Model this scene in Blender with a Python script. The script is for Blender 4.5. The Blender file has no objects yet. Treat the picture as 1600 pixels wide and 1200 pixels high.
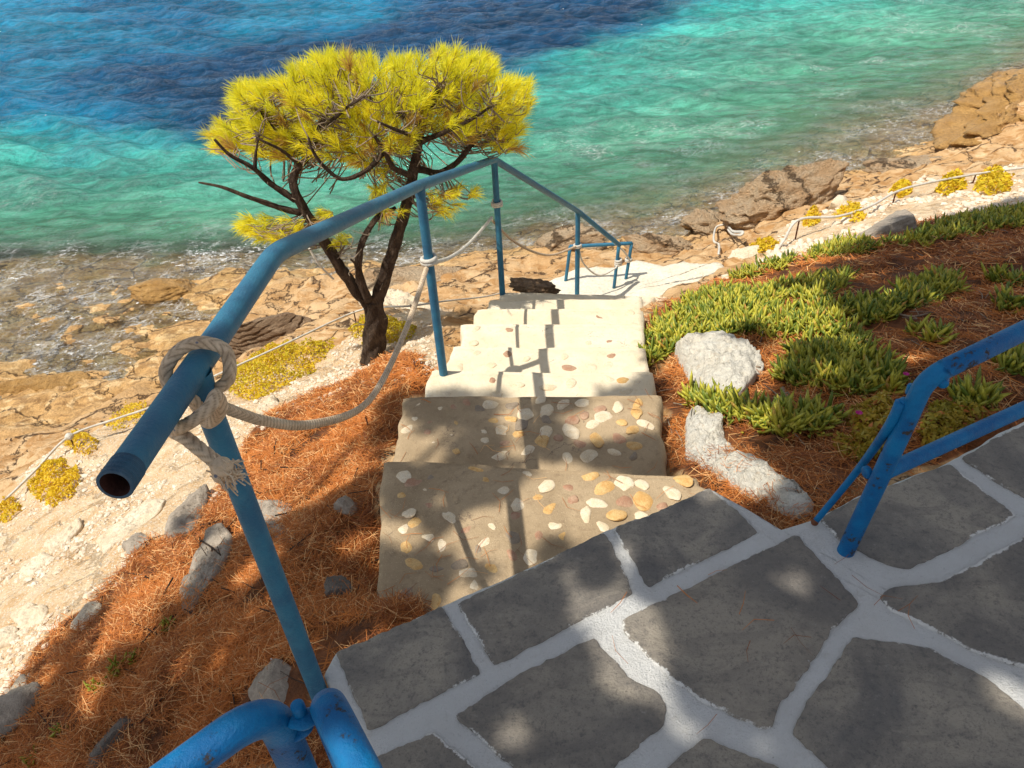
import bpy, bmesh, math, random
import numpy as np
from mathutils import Matrix, Vector
random.seed(7); RNG = np.random.default_rng(11)
sc = bpy.context.scene
COL = sc.collection
PI = math.pi

# ------------------------------------------------------------------ survey of the site (camera station, metres)
H, FPX, CX, CY = 1.55, 1155.0, 800.0, 600.0
_d = np.array([885.0 - CX, -(2080.0 - CY), -FPX]); _d /= np.linalg.norm(_d)
_up = -_d; _f = np.array([0, 0, -1.0]); _fh = _f - _up * _f.dot(_up); _fh /= np.linalg.norm(_fh)
CAM = np.array([np.cross(_fh, _up), _fh, _up])
EYE = np.array([0, 0, H])
def ray(px, py): return CAM @ np.array([(px - CX) / FPX, -(py - CY) / FPX, -1.0])
def at(px, py, z):
    v = ray(px, py); return EYE + v * ((z - H) / v[2])
def aty(px, py, y):
    v = ray(px, py); return EYE + v * (y / v[1])
def atd(px, py, d): return EYE + ray(px, py) * d
def vplane(px, py, A, B):
    n = np.array([B[1] - A[1], -(B[0] - A[0]), 0.0]); v = ray(px, py)
    return EYE + v * ((np.array(A) - EYE).dot(n) / v.dot(n))
SEA = -2.9
SUN_AZ, SUN_EL = math.radians(25), math.radians(63)
L = np.array([math.cos(SUN_AZ) * math.cos(SUN_EL), math.sin(SUN_AZ) * math.cos(SUN_EL), -math.sin(SUN_EL)])

# ------------------------------------------------------------------ noise
def _hash(i, j, k, s):
    n = (i.astype(np.int64) * 374761393 + j.astype(np.int64) * 668265263 + k.astype(np.int64) * 1274126177 + s * 974634777) & 0xffffffff
    n = ((n ^ (n >> 13)) * 1274126177) & 0xffffffff
    n = (n ^ (n >> 16)) & 0xffffffff
    return n.astype(np.float64) / 4294967295.0 * 2 - 1
def vn(x, y, z=None, seed=0):
    x = np.asarray(x, float); y = np.asarray(y, float); z = np.zeros_like(x) if z is None else np.asarray(z, float)
    i, j, k = np.floor(x), np.floor(y), np.floor(z); u, v, w = x - i, y - j, z - k
    u, v, w = [t * t * t * (t * (t * 6 - 15) + 10) for t in (u, v, w)]
    r = 0
    for a in (0, 1):
        for b in (0, 1):
            for c in (0, 1):
                r = r + _hash(i + a, j + b, k + c, seed) * (u if a else 1 - u) * (v if b else 1 - v) * (w if c else 1 - w)
    return r
def fbm(x, y, z=None, o=4, seed=0):
    r = 0; a = 1.0; f = 1.0; t = 0
    x = np.asarray(x, float); y = np.asarray(y, float); z = np.zeros_like(x) if z is None else np.asarray(z, float)
    for q in range(o):
        r = r + a * vn(x * f + 17.3 * q, y * f - 9.1 * q, z * f + 4.7 * q, seed + q); t += a; a *= .5; f *= 2.03
    return r / t
def sstep(a, b, x):
    t = np.clip((np.asarray(x, float) - a) / (b - a), 0, 1); return t * t * (3 - 2 * t)
def inpoly(x, y, P):
    P = np.asarray(P); r = np.zeros(np.shape(x), bool); n = len(P); j = n - 1
    for i in range(n):
        xi, yi = P[i][0], P[i][1]; xj, yj = P[j][0], P[j][1]
        if yi != yj:
            r ^= ((yi > y) != (yj > y)) & (x < (xj - xi) * (y - yi) / (yj - yi) + xi)
        j = i
    return r
def sdist(x, y, P):
    P = np.asarray(P)[:, :2]; d = np.full(np.shape(x), 1e9)
    for a, b in zip(P, np.roll(P, -1, 0)):
        e = b - a; t = np.clip(((x - a[0]) * e[0] + (y - a[1]) * e[1]) / max(e.dot(e), 1e-12), 0, 1)
        d = np.minimum(d, np.hypot(x - a[0] - t * e[0], y - a[1] - t * e[1]))
    return np.where(inpoly(x, y, P), d, -d)

# ------------------------------------------------------------------ object helpers
WL = {}
def tag(o, label=None, cat=None, group=None, kind=None):
    if label: o['label'] = label
    if cat: o['category'] = cat
    if group: o['group'] = group
    if kind: o['kind'] = kind
    return o
def thing(name, loc, label, cat, group=None):
    o = bpy.data.objects.new(name, None); COL.objects.link(o); o.empty_display_size = .1
    o.location = loc; WL[o.name] = np.array(loc, float)
    return tag(o, label, cat, group)
def mesh(name, V, F, m, parent=None, smooth=True, attrs=None, loc=None):
    V = np.asarray(V, float)
    base = WL[parent.name] if parent is not None else (np.array(loc, float) if loc is not None else np.zeros(3))
    me = bpy.data.meshes.new(name)
    Fl = F.tolist() if isinstance(F, np.ndarray) else F
    me.from_pydata((V - base).tolist(), [], Fl)
    if smooth: me.polygons.foreach_set('use_smooth', [True] * len(me.polygons))
    if attrs:
        for k, a in attrs.items():
            A = me.attributes.new(k, 'FLOAT', 'POINT'); A.data.foreach_set('value', np.asarray(a, dtype=np.float32))
    me.materials.append(m); me.update()
    o = bpy.data.objects.new(name, me); COL.objects.link(o)
    if parent is not None: o.parent = parent
    elif loc is not None: o.location = loc
    WL[o.name] = base
    return o
class MB:
    def __init__(s): s.V = []; s.F = []; s.A = []; s.n = 0
    def add(s, V, F, a=0.0):
        V = np.asarray(V, float); s.V.append(V); F = np.asarray(F)
        s.F.extend((F + s.n).tolist()); s.n += len(V)
        s.A.append(np.full(len(V), a) if np.isscalar(a) else np.asarray(a)); return s
    def build(s, name, m, parent=None, smooth=True, loc=None, attr='tint'):
        return mesh(name, np.concatenate(s.V), s.F, m, parent, smooth, {attr: np.concatenate(s.A)}, loc)
def gridfaces(nr, nc, wrap=False):
    r = np.arange(nr - 1)[:, None]; c = np.arange(nc if wrap else nc - 1)[None, :]; c2 = (c + 1) % nc
    return np.stack([r * nc + c, r * nc + c2, (r + 1) * nc + c2, (r + 1) * nc + c], -1).reshape(-1, 4)
def smoothpath(P, n=8, closed=False):
    P = [np.array(p, float) for p in P]; out = []
    for i in range(len(P) - 1):
        p0 = P[max(i - 1, 0)]; p1 = P[i]; p2 = P[i + 1]; p3 = P[min(i + 2, len(P) - 1)]
        for t in np.linspace(0, 1, n, endpoint=False):
            out.append(.5 * (2 * p1 + (p2 - p0) * t + (2 * p0 - 5 * p1 + 4 * p2 - p3) * t * t + (3 * p1 - p0 - 3 * p2 + p3) * t ** 3))
    out.append(P[-1]); return np.array(out)
def resamp(P, step):
    P = np.asarray(P); s = np.r_[0, np.cumsum(np.linalg.norm(np.diff(P, axis=0), axis=1))]
    n = max(2, int(s[-1] / step) + 1); q = np.linspace(0, s[-1], n)
    return np.stack([np.interp(q, s, P[:, k]) for k in range(3)], 1)
def frames(P):
    P = np.asarray(P, float); T = np.gradient(P, axis=0); T /= np.linalg.norm(T, axis=1)[:, None] + 1e-12
    n = np.cross(T[0], [0, 0, 1.0])
    if np.linalg.norm(n) < .05: n = np.cross(T[0], [1.0, 0, 0])
    N = []
    for t in T:
        n = n - t * n.dot(t); n /= np.linalg.norm(n) + 1e-12; N.append(n)
    N = np.array(N); return T, N, np.cross(T, N)
def tube(P, r, seg=16, caps=True, rfun=None):
    P = np.asarray(P, float); T, N, B = frames(P); n = len(P)
    R = np.full(n, r) if np.isscalar(r) else np.interp(np.linspace(0, 1, n), np.linspace(0, 1, len(r)), r)
    a = np.linspace(0, 2 * PI, seg, endpoint=False)
    RR = np.repeat(R[:, None], seg, 1)
    if rfun is not None:
        s = np.r_[0, np.cumsum(np.linalg.norm(np.diff(P, axis=0), axis=1))]; RR = RR * rfun(a[None, :], s[:, None])
    V = P[:, None, :] + RR[:, :, None] * (np.cos(a)[None, :, None] * N[:, None, :] + np.sin(a)[None, :, None] * B[:, None, :])
    V = V.reshape(-1, 3); F = gridfaces(n, seg, True).tolist()
    if caps: F.append(list(range(seg))[::-1]); F.append([(n - 1) * seg + k for k in range(seg)])
    return V, F
def addtube(mb, P, r, seg=12, a=0.0, **k):
    V, F = tube(P, r, seg, **k); mb.V.append(V); mb.F.extend([[i + mb.n for i in f] for f in F]); mb.n += len(V); mb.A.append(np.full(len(V), a))
BRAID = {}
def braid(a, s, r):
    k = s / (r * 1.5); c = np.abs(((a / PI) % 2) - 1); c2 = np.abs((c * 2) % 2 - 1)
    return np.abs(((k + 1.3 * c2) % 1) - .5) * 2
def ropetube(P, r, step=None, seg=24, pitch=4.2):
    P = resamp(P, step or r * .2)
    return tube(P, r, seg, True, lambda a, s: .96 + .06 * np.cos(4 * a + .0 * s) - .16 * np.clip((braid(a, s, r) - .62) / .38, 0, 1))
def ropemesh(name, P, r, m, parent):
    P = resamp(P, r * .2); V, F = ropetube(P, r); s = np.r_[0, np.cumsum(np.linalg.norm(np.diff(P, axis=0), axis=1))]
    P2 = resamp(P, r * .2); s = np.linspace(0, s[-1], len(V) // 24); a = np.linspace(0, 2 * PI, 24, endpoint=False)
    return mesh(name, V, F, m, parent, True, {'groove': np.clip((braid(a[None, :], s[:, None], r) - .6) / .4, 0, 1).ravel()})
def ico(sub):
    bm = bmesh.new(); bmesh.ops.create_icosphere(bm, subdivisions=sub, radius=1)
    V = np.array([v.co[:] for v in bm.verts]); F = np.array([[v.index for v in f.verts] for f in bm.faces]); bm.free(); return V, F
ICO = {k: ico(k) for k in (1, 2, 3, 4, 5, 6)}
def rotz(a): c, s = math.cos(a), math.sin(a); return np.array([[c, -s, 0], [s, c, 0], [0, 0, 1]])
def roty(a): c, s = math.cos(a), math.sin(a); return np.array([[c, 0, s], [0, 1, 0], [-s, 0, c]])
def rotx(a): c, s = math.cos(a), math.sin(a); return np.array([[1, 0, 0], [0, c, -s], [0, s, c]])
def rockmesh(size, seed, sub=5, rot=0, tilt=0, strata=0.0, rough=.16, cuts=13):
    r = np.random.default_rng(seed); V, F = ICO[sub]; V = V.copy()
    for _ in range(cuts):
        n = r.normal(size=3); n /= np.linalg.norm(n); d = r.uniform(.42, .8); q = V @ n
        V = V - np.outer(np.maximum(q - d, 0) * .92, n)
    o = seed * 3.17
    rn = 1 - np.abs(fbm(V[:, 0] * 1.6 + o, V[:, 1] * 1.6, V[:, 2] * 1.6, 5, seed)) * 2
    f2 = fbm(V[:, 0] * 5 + o, V[:, 1] * 5, V[:, 2] * 5, 4, seed + 5)
    V = V * (1 + rough * (rn - .6) + rough * .6 * f2)[:, None]
    if strata:
        h = V[:, 2] * 7 + fbm(V[:, 0] * 2, V[:, 1] * 2, V[:, 2] * 2, 3, seed) * 1.2
        lay = np.abs((h % 1) - .5) * 2
        V[:, :2] *= (1 - strata * (lay ** 3) * (0.5 + .5 * fbm(V[:, 0] * 3, V[:, 1] * 3, h * .5, 2, seed + 3)))[:, None]
    V = V * np.array(size) ; V = V @ roty(tilt).T @ rotz(rot).T
    return V, F

# ------------------------------------------------------------------ materials
def newmat(name):
    m = bpy.data.materials.new(name); m.use_nodes = True; nt = m.node_tree; nt.nodes.clear()
    return m, nt, nt.nodes, nt.links
def N(nt, t, **k):
    n = nt.nodes.new(t)
    for a, v in k.items():
        if a.startswith('i_'): n.inputs[a[2:].replace('_', ' ')].default_value = v
        else: setattr(n, a, v)
    return n
def lk(nt, a, b): nt.links.new(a, b)
def c4(c): return (c[0], c[1], c[2], 1)
def mixc(nt, f, a, b, mode='MIX'):
    n = nt.nodes.new('ShaderNodeMix'); n.data_type = 'RGBA'; n.blend_type = mode; n.clamp_factor = True
    for idx, v in ((0, f), (6, a), (7, b)):
        if hasattr(v, 'is_linked'): nt.links.new(v, n.inputs[idx])
        else: n.inputs[idx].default_value = v if idx == 0 else c4(v)
    return n.outputs[2]
def mathn(nt, op, a, b=0.0, c=None, clamp=False):
    n = nt.nodes.new('ShaderNodeMath'); n.operation = op; n.use_clamp = clamp
    for i, v in enumerate((a, b, c)):
        if v is None: continue
        if hasattr(v, 'is_linked'): nt.links.new(v, n.inputs[i])
        else: n.inputs[i].default_value = v
    return n.outputs[0]
def mrange(nt, v, a, b, c=0.0, d=1.0):
    n = nt.nodes.new('ShaderNodeMapRange'); n.interpolation_type = 'SMOOTHSTEP'; nt.links.new(v, n.inputs[0])
    for i, x in enumerate((a, b, c, d)): n.inputs[i + 1].default_value = x
    return n.outputs[0]
def coord(nt, scale=(1, 1, 1), rot=(0, 0, 0)):
    g = nt.nodes.new('ShaderNodeNewGeometry'); mp = nt.nodes.new('ShaderNodeMapping'); mp.inputs['Scale'].default_value = scale; mp.inputs['Rotation'].default_value = rot
    nt.links.new(g.outputs['Position'], mp.inputs[0]); return mp.outputs[0]
def noise(nt, v, scale, detail=6, rough=.6, dist=0.0):
    n = nt.nodes.new('ShaderNodeTexNoise'); n.inputs['Scale'].default_value = scale; n.inputs['Detail'].default_value = detail
    n.inputs['Roughness'].default_value = rough; n.inputs['Distortion'].default_value = dist; nt.links.new(v, n.inputs['Vector']); return n.outputs['Fac']
def voro(nt, v, scale, feat='F1', out='Distance'):
    n = nt.nodes.new('ShaderNodeTexVoronoi'); n.feature = feat; n.inputs['Scale'].default_value = scale; nt.links.new(v, n.inputs['Vector']); return n.outputs[out]
def attr(nt, name):
    n = nt.nodes.new('ShaderNodeAttribute'); n.attribute_name = name; return n.outputs['Fac']
def bump(nt, h, s=.4, d=.01, prev=None):
    n = nt.nodes.new('ShaderNodeBump'); n.inputs['Strength'].default_value = s; n.inputs['Distance'].default_value = d; nt.links.new(h, n.inputs['Height'])
    if prev is not None: nt.links.new(prev, n.inputs['Normal'])
    return n.outputs[0]
def finish(nt, col, rough=.8, nrm=None, spec=.3, metal=0, sss=0):
    p = nt.nodes.new('ShaderNodeBsdfPrincipled'); o = nt.nodes.new('ShaderNodeOutputMaterial')
    for k, v in (('Base Color', col), ('Roughness', rough)):
        if hasattr(v, 'is_linked'): nt.links.new(v, p.inputs[k])
        else: p.inputs[k].default_value = c4(v) if k == 'Base Color' else v
    p.inputs['Specular IOR Level'].default_value = spec; p.inputs['Metallic'].default_value = metal
    if nrm is not None: nt.links.new(nrm, p.inputs['Normal'])
    nt.links.new(p.outputs[0], o.inputs[0]); return p
def stone_mat(name, c1, c2, c3=None, scale=6, bs=60, bumps=.5, bd=.006, rough=.85, stretch=(1, 1, 1), rot=(0, 0, 0), crack=0):
    m, nt, _, _ = newmat(name); v = coord(nt, stretch, rot)
    n1 = noise(nt, v, scale, 8, .65, .4); n2 = noise(nt, v, scale * 5, 6, .7); n3 = noise(nt, v, bs, 6, .7)
    col = mixc(nt, mrange(nt, n1, .35, .65), c1, c2)
    if c3: col = mixc(nt, mrange(nt, n2, .55, .72), col, c3)
    col = mixc(nt, mrange(nt, n3, .3, .75, .0, .45), col, tuple(x * .35 for x in c1))
    h = mathn(nt, 'ADD', n3, mathn(nt, 'MULTIPLY', n2, 2.0))
    if crack:
        cr = voro(nt, mapdist(nt, v, n2), crack, 'DISTANCE_TO_EDGE'); k = mrange(nt, cr, 0, .035)
        col = mixc(nt, k, tuple(x * .22 for x in c1), col); h = mathn(nt, 'ADD', h, mathn(nt, 'MULTIPLY', k, 1.4))
    finish(nt, col, rough, bump(nt, h, bumps, bd)); return m
def mapdist(nt, v, f):
    a = nt.nodes.new('ShaderNodeVectorMath'); a.operation = 'ADD'; s = nt.nodes.new('ShaderNodeVectorMath'); s.operation = 'SCALE'; s.inputs[0].default_value = (.5, .4, .3)
    nt.links.new(f, s.inputs['Scale']); nt.links.new(v, a.inputs[0]); nt.links.new(s.outputs[0], a.inputs[1]); return a.outputs[0]
def leaf_mat(name, c1, c2, rough=.5, trans=.35, c3=None):
    m, nt, _, _ = newmat(name); t = attr(nt, 'tint'); col = mixc(nt, t, c1, c2)
    if c3: col = mixc(nt, mrange(nt, t, 1.2, 1.9), col, c3)
    d = nt.nodes.new('ShaderNodeBsdfPrincipled'); d.inputs['Roughness'].default_value = rough; d.inputs['Specular IOR Level'].default_value = .3
    lk(nt, col, d.inputs['Base Color']); tr = nt.nodes.new('ShaderNodeBsdfTranslucent'); lk(nt, col, tr.inputs[0])
    mx = nt.nodes.new('ShaderNodeMixShader'); mx.inputs[0].default_value = trans; lk(nt, d.outputs[0], mx.inputs[1]); lk(nt, tr.outputs[0], mx.inputs[2])
    o = nt.nodes.new('ShaderNodeOutputMaterial'); lk(nt, mx.outputs[0], o.inputs[0]); return m

MAT = {}
def paint_mat(name, base, dark, wear, rust, wearamt):
    m, nt, _, _ = newmat(name); v = coord(nt)
    n1 = noise(nt, v, 14, 6, .6); n2 = noise(nt, v, 45, 8, .75); n3 = noise(nt, v, 180, 4, .6)
    col = mixc(nt, mrange(nt, n1, .35, .65), base, dark)
    col = mixc(nt, mrange(nt, n2, .5, .75, 0, .35), col, wear)
    k = mrange(nt, mathn(nt, 'ADD', mathn(nt, 'MULTIPLY', n1, .5), mathn(nt, 'MULTIPLY', n2, .5)), wearamt, wearamt + .035)
    col = mixc(nt, k, col, rust)
    r = mathn(nt, 'ADD', mathn(nt, 'MULTIPLY', k, .4), mathn(nt, 'MULTIPLY_ADD', n2, .35, .26))
    finish(nt, col, r, bump(nt, mathn(nt, 'ADD', mathn(nt, 'MULTIPLY', k, -3), mathn(nt, 'ADD', n3, mathn(nt, 'MULTIPLY', n2, 3))), .5, .0025), .25); return m
MAT['rail'] = paint_mat('rail_paint', (.035, .17, .27), (.03, .125, .22), (.11, .27, .35), (.1, .07, .055), .66)
MAT['rail_grey'] = paint_mat('rail_worn', (.04, .105, .17), (.04, .08, .125), (.17, .22, .26), (.09, .06, .05), .62)
MAT['fence'] = paint_mat('fence_paint', (.0, .15, .36), (.0, .095, .27), (.01, .22, .42), (.05, .04, .036), .578)
MAT['rust'] = stone_mat('rust', (.13, .045, .02), (.2, .07, .03), (.06, .025, .015), 30, 200, .4, .002)
MAT['inside'] = stone_mat('pipe_inside', (.09, .03, .02), (.05, .02, .015), None, 40, 200, .4, .002)
m, nt, _, _ = newmat('rope_fibre'); v = coord(nt)
n1 = noise(nt, v, 60, 5, .7); n2 = noise(nt, v, 14, 4, .6); fl = voro(nt, v, 42)
col = mixc(nt, mrange(nt, n1, .35, .7), (.72, .55, .38), (.48, .35, .23)); col = mixc(nt, mrange(nt, n2, .5, .7, 0, .5), col, (.8, .66, .48))
col = mixc(nt, mrange(nt, fl, .1, .16, .8, 0), col, (.08, .13, .22)); col = mixc(nt, mathn(nt, 'MULTIPLY', attr(nt, 'groove'), .75), col, (.2, .13, .08)); finish(nt, col, .95, bump(nt, noise(nt, v, 500, 3, .7), .6, .002), .1); MAT['rope'] = m
MAT['rope_white'] = stone_mat('rope_white', (.72, .68, .6), (.58, .52, .44), None, 25, 300, .4, .002, .9)

def slab_mat():
    m, nt, _, _ = newmat('flagstone'); v = coord(nt); oi = nt.nodes.new('ShaderNodeObjectInfo').outputs['Random']
    vs = coord(nt, (1, 2.6, 1), (0, 0, .5))
    n1 = noise(nt, v, 3.2, 7, .6, .6); n2 = noise(nt, v, 26, 8, .7); n3 = noise(nt, v, 210, 5, .8); st = noise(nt, vs, 5, 9, .68, .9); n5 = noise(nt, v, 75, 7, .75)
    col = mixc(nt, mrange(nt, n1, .36, .64), (.2, .185, .172), (.5, .43, .34))
    col = mixc(nt, mrange(nt, st, .48, .6, 0, .4), col, (.18, .163, .15))
    col = mixc(nt, mrange(nt, n2, .55, .75, 0, .5), col, (.4, .35, .28))
    col = mixc(nt, mrange(nt, n3, .5, .72, 0, .6), col, (.09, .085, .082))
    col = mixc(nt, mathn(nt, 'MULTIPLY', oi, .45), col, (.34, .285, .225))
    col = mixc(nt, mrange(nt, n5, .5, .66, 0, .6), col, (.13, .122, .118)); col = mixc(nt, mrange(nt, n5, .3, .42, .45, 0), col, (.5, .46, .4)); col = mixc(nt, mrange(nt, n3, .62, .68, 0, .75), col, (.05, .048, .048))  # dark specks stand in for shade inside the stone's pits
    e = attr(nt, 'edge'); wn = mathn(nt, 'ADD', mathn(nt, 'MULTIPLY', noise(nt, v, 60, 6, .75), .75), mathn(nt, 'MULTIPLY', n3, .35))
    k = mrange(nt, mathn(nt, 'SUBTRACT', e, wn), -.02, .1)
    col = mixc(nt, k, col, (.9, .87, .82))
    ck = mathn(nt, 'ADD', mathn(nt, 'ADD', mathn(nt, 'MULTIPLY', st, 1.8), mathn(nt, 'MULTIPLY', n5, .8)), mathn(nt, 'ADD', mathn(nt, 'MULTIPLY', n2, .5), mathn(nt, 'MULTIPLY', n3, .35)))
    finish(nt, col, mathn(nt, 'MULTIPLY_ADD', n2, .25, .62), bump(nt, ck, .9, .016), .35); return m
MAT['slab'] = slab_mat()
def white_mat(name, c1, c2, dirt, amt):
    m, nt, _, _ = newmat(name); v = coord(nt)
    n1 = noise(nt, v, 7, 7, .65); n2 = noise(nt, v, 55, 7, .75); n3 = noise(nt, v, 220, 4, .7)
    col = mixc(nt, mrange(nt, n1, .35, .7), c1, c2); col = mixc(nt, mrange(nt, mathn(nt, 'ADD', mathn(nt, 'MULTIPLY', n1, .4), mathn(nt, 'MULTIPLY', n2, .6)), amt, amt + .12), col, dirt)
    col = mixc(nt, mrange(nt, n3, .66, .74, 0, .7), col, tuple(x * .4 for x in dirt))
    n4 = noise(nt, v, 18, 8, .75); col = mixc(nt, mrange(nt, n4, .54, .72, 0, .35), col, tuple(x * 1.15 for x in dirt)); col = mixc(nt, mrange(nt, n2, .6, .72, 0, .5), col, tuple(x * .7 for x in dirt))
    finish(nt, col, .9, bump(nt, mathn(nt, 'ADD', mathn(nt, 'MULTIPLY', n2, 2.2), mathn(nt, 'ADD', n3, mathn(nt, 'MULTIPLY', n4, 2))), .9, .01), .2); return m
MAT['mortar'] = white_mat('whitewashed_mortar', (.96, .94, .9), (.92, .89, .84), (.55, .49, .41), .63)
MAT['whiterock'] = stone_mat('whitewashed_rock', (.96, .9, .78), (.92, .83, .68), (.72, .58, .42), 8, 60, .9, .014, .9)
MAT['whiterock'].node_tree.nodes['Bump'].inputs['Distance'].default_value = .018
MAT['landing'] = stone_mat('pale_concrete', (.84, .77, .63), (.78, .69, .53), (.66, .54, .38), 2.2, 40, .7, .014, .9)
def conc_mat(nm, c1, c2, c3, c4_, c5_):
    m, nt, _, _ = newmat(nm); v = coord(nt)
    n1 = noise(nt, v, 4.5, 7, .6, .5); n2 = noise(nt, v, 32, 7, .7); n3 = noise(nt, v, 190, 5, .75); sp = voro(nt, v, 130)
    col = mixc(nt, mrange(nt, n1, .3, .7), c1, c2); col = mixc(nt, mrange(nt, n2, .5, .72, 0, .55), col, c3)
    col = mixc(nt, mrange(nt, sp, .08, .16, .8, 0), col, c4_); col = mixc(nt, mrange(nt, n3, .55, .75, 0, .5), col, c5_)
    ck = voro(nt, mapdist(nt, v, n1), 1.7, 'DISTANCE_TO_EDGE'); k = mathn(nt, 'MAXIMUM', mrange(nt, ck, 0, .005), mrange(nt, n1, .42, .5)); col = mixc(nt, k, (.2, .145, .1), col)
    finish(nt, col, .9, bump(nt, mathn(nt, 'ADD', mathn(nt, 'MULTIPLY', n2, 1.6), n3), .6, .007), .2); return m
MAT['step'] = conc_mat('step_concrete', (.5, .37, .23), (.36, .26, .155), (.22, .15, .09), (.72, .58, .4), (.12, .085, .05))  # first two steps, toned down in colour to deepen their shade
MAT['step_lit'] = conc_mat('sunlit_concrete', (.84, .73, .55), (.76, .63, .44), (.66, .5, .31), (.92, .84, .68), (.5, .37, .22))  # lighter copy of the step concrete, strong sunlight put into its colour
for nm, a, b, c in (('cream', (.76, .6, .39), (.82, .7, .52), (.6, .4, .2)), ('amber', (.64, .36, .12), (.74, .5, .22), (.42, .18, .06)), ('dark', (.28, .215, .15), (.36, .28, .2), (.2, .15, .1)), ('pink', (.42, .22, .13), (.52, .34, .22), (.3, .14, .08))):
    MAT['peb_' + nm] = stone_mat('pebble_' + nm, a, b, c, 40, 260, .3, .002, .55)
MAT['rock'] = stone_mat('shore_rock', (.88, .56, .3), (.95, .72, .47), (.68, .38, .16), 2.6, 26, 1, .07, .85, (1, 1, 2.4), (0, .35, .2), .7)
MAT['darkrock'] = stone_mat('strata_rock', (.33, .2, .11), (.46, .31, .19), (.2, .11, .055), 3, 18, 1, .05, .8, (1, .5, 5), (0, -.3, .3))
MAT['wetrock'] = stone_mat('wet_rock', (.5, .27, .08), (.66, .38, .13), (.28, .14, .04), 3, 24, .9, .04, .35, (1, 1, 2), (0, .2, 0))
MAT['greyrock'] = stone_mat('grey_rock', (.36, .295, .23), (.5, .415, .325), (.2, .155, .115), 7, 60, .7, .012, .9)
MAT['palerock'] = stone_mat('pale_rock', (.78, .62, .43), (.86, .73, .55), (.56, .39, .23), 6, 60, .6, .012, .9)
MAT['darkstone'] = stone_mat('dark_stone', (.17, .14, .115), (.25, .205, .165), (.09, .075, .065), 9, 70, .8, .012, .9)  # plain dark stone tone
MAT['bark'] = stone_mat('pine_bark', (.075, .042, .026), (.2, .13, .085), (.02, .013, .01), 22, 80, 1, .03, .9, (1, 1, .45))
MAT['twig'] = stone_mat('grey_twig', (.28, .2, .14), (.36, .28, .2), None, 30, 150, .5, .003, .9)
MAT['litter'] = leaf_mat('dry_needles', (.64, .22, .045), (.22, .06, .014), .6, .15, (.84, .48, .2))
MAT['pine'] = leaf_mat('pine_needles', (1.0, .9, .05), (.74, .72, .04), .5, .5, (.6, .36, .1))
MAT['canopy'] = leaf_mat('pine_canopy', (.15, .15, .05), (.22, .21, .08), .6, .2)
MAT['ice'] = leaf_mat('ice_plant_leaf', (.15, .21, .03), (.58, .52, .06), .35, .15, (.5, .2, .06))
MAT['shrub'] = leaf_mat('sedum_leaf', (.8, .55, .025), (.5, .43, .025), .5, .3, (.6, .3, .04))
MAT['bushleaf'] = leaf_mat('small_leaf', (.5, .32, .03), (.28, .25, .03), .5, .25, (.55, .18, .05))
MAT['sprout'] = leaf_mat('sprout_leaf', (.28, .3, .03), (.38, .36, .04), .4, .25)
MAT['petal'] = leaf_mat('petal', (.75, .05, .35), (.65, .04, .3), .5, .3)
MAT['gravel'] = stone_mat('white_gravel', (.86, .75, .6), (.72, .56, .4), (.58, .4, .25), 9, 120, .4, .004, .9)
m, nt, _, _ = newmat('cigarette_paper'); finish(nt, (.8, .78, .74), .8); MAT['paper'] = m
m, nt, _, _ = newmat('filter_cork'); finish(nt, (.55, .2, .05), .8); MAT['cork'] = m

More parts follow.
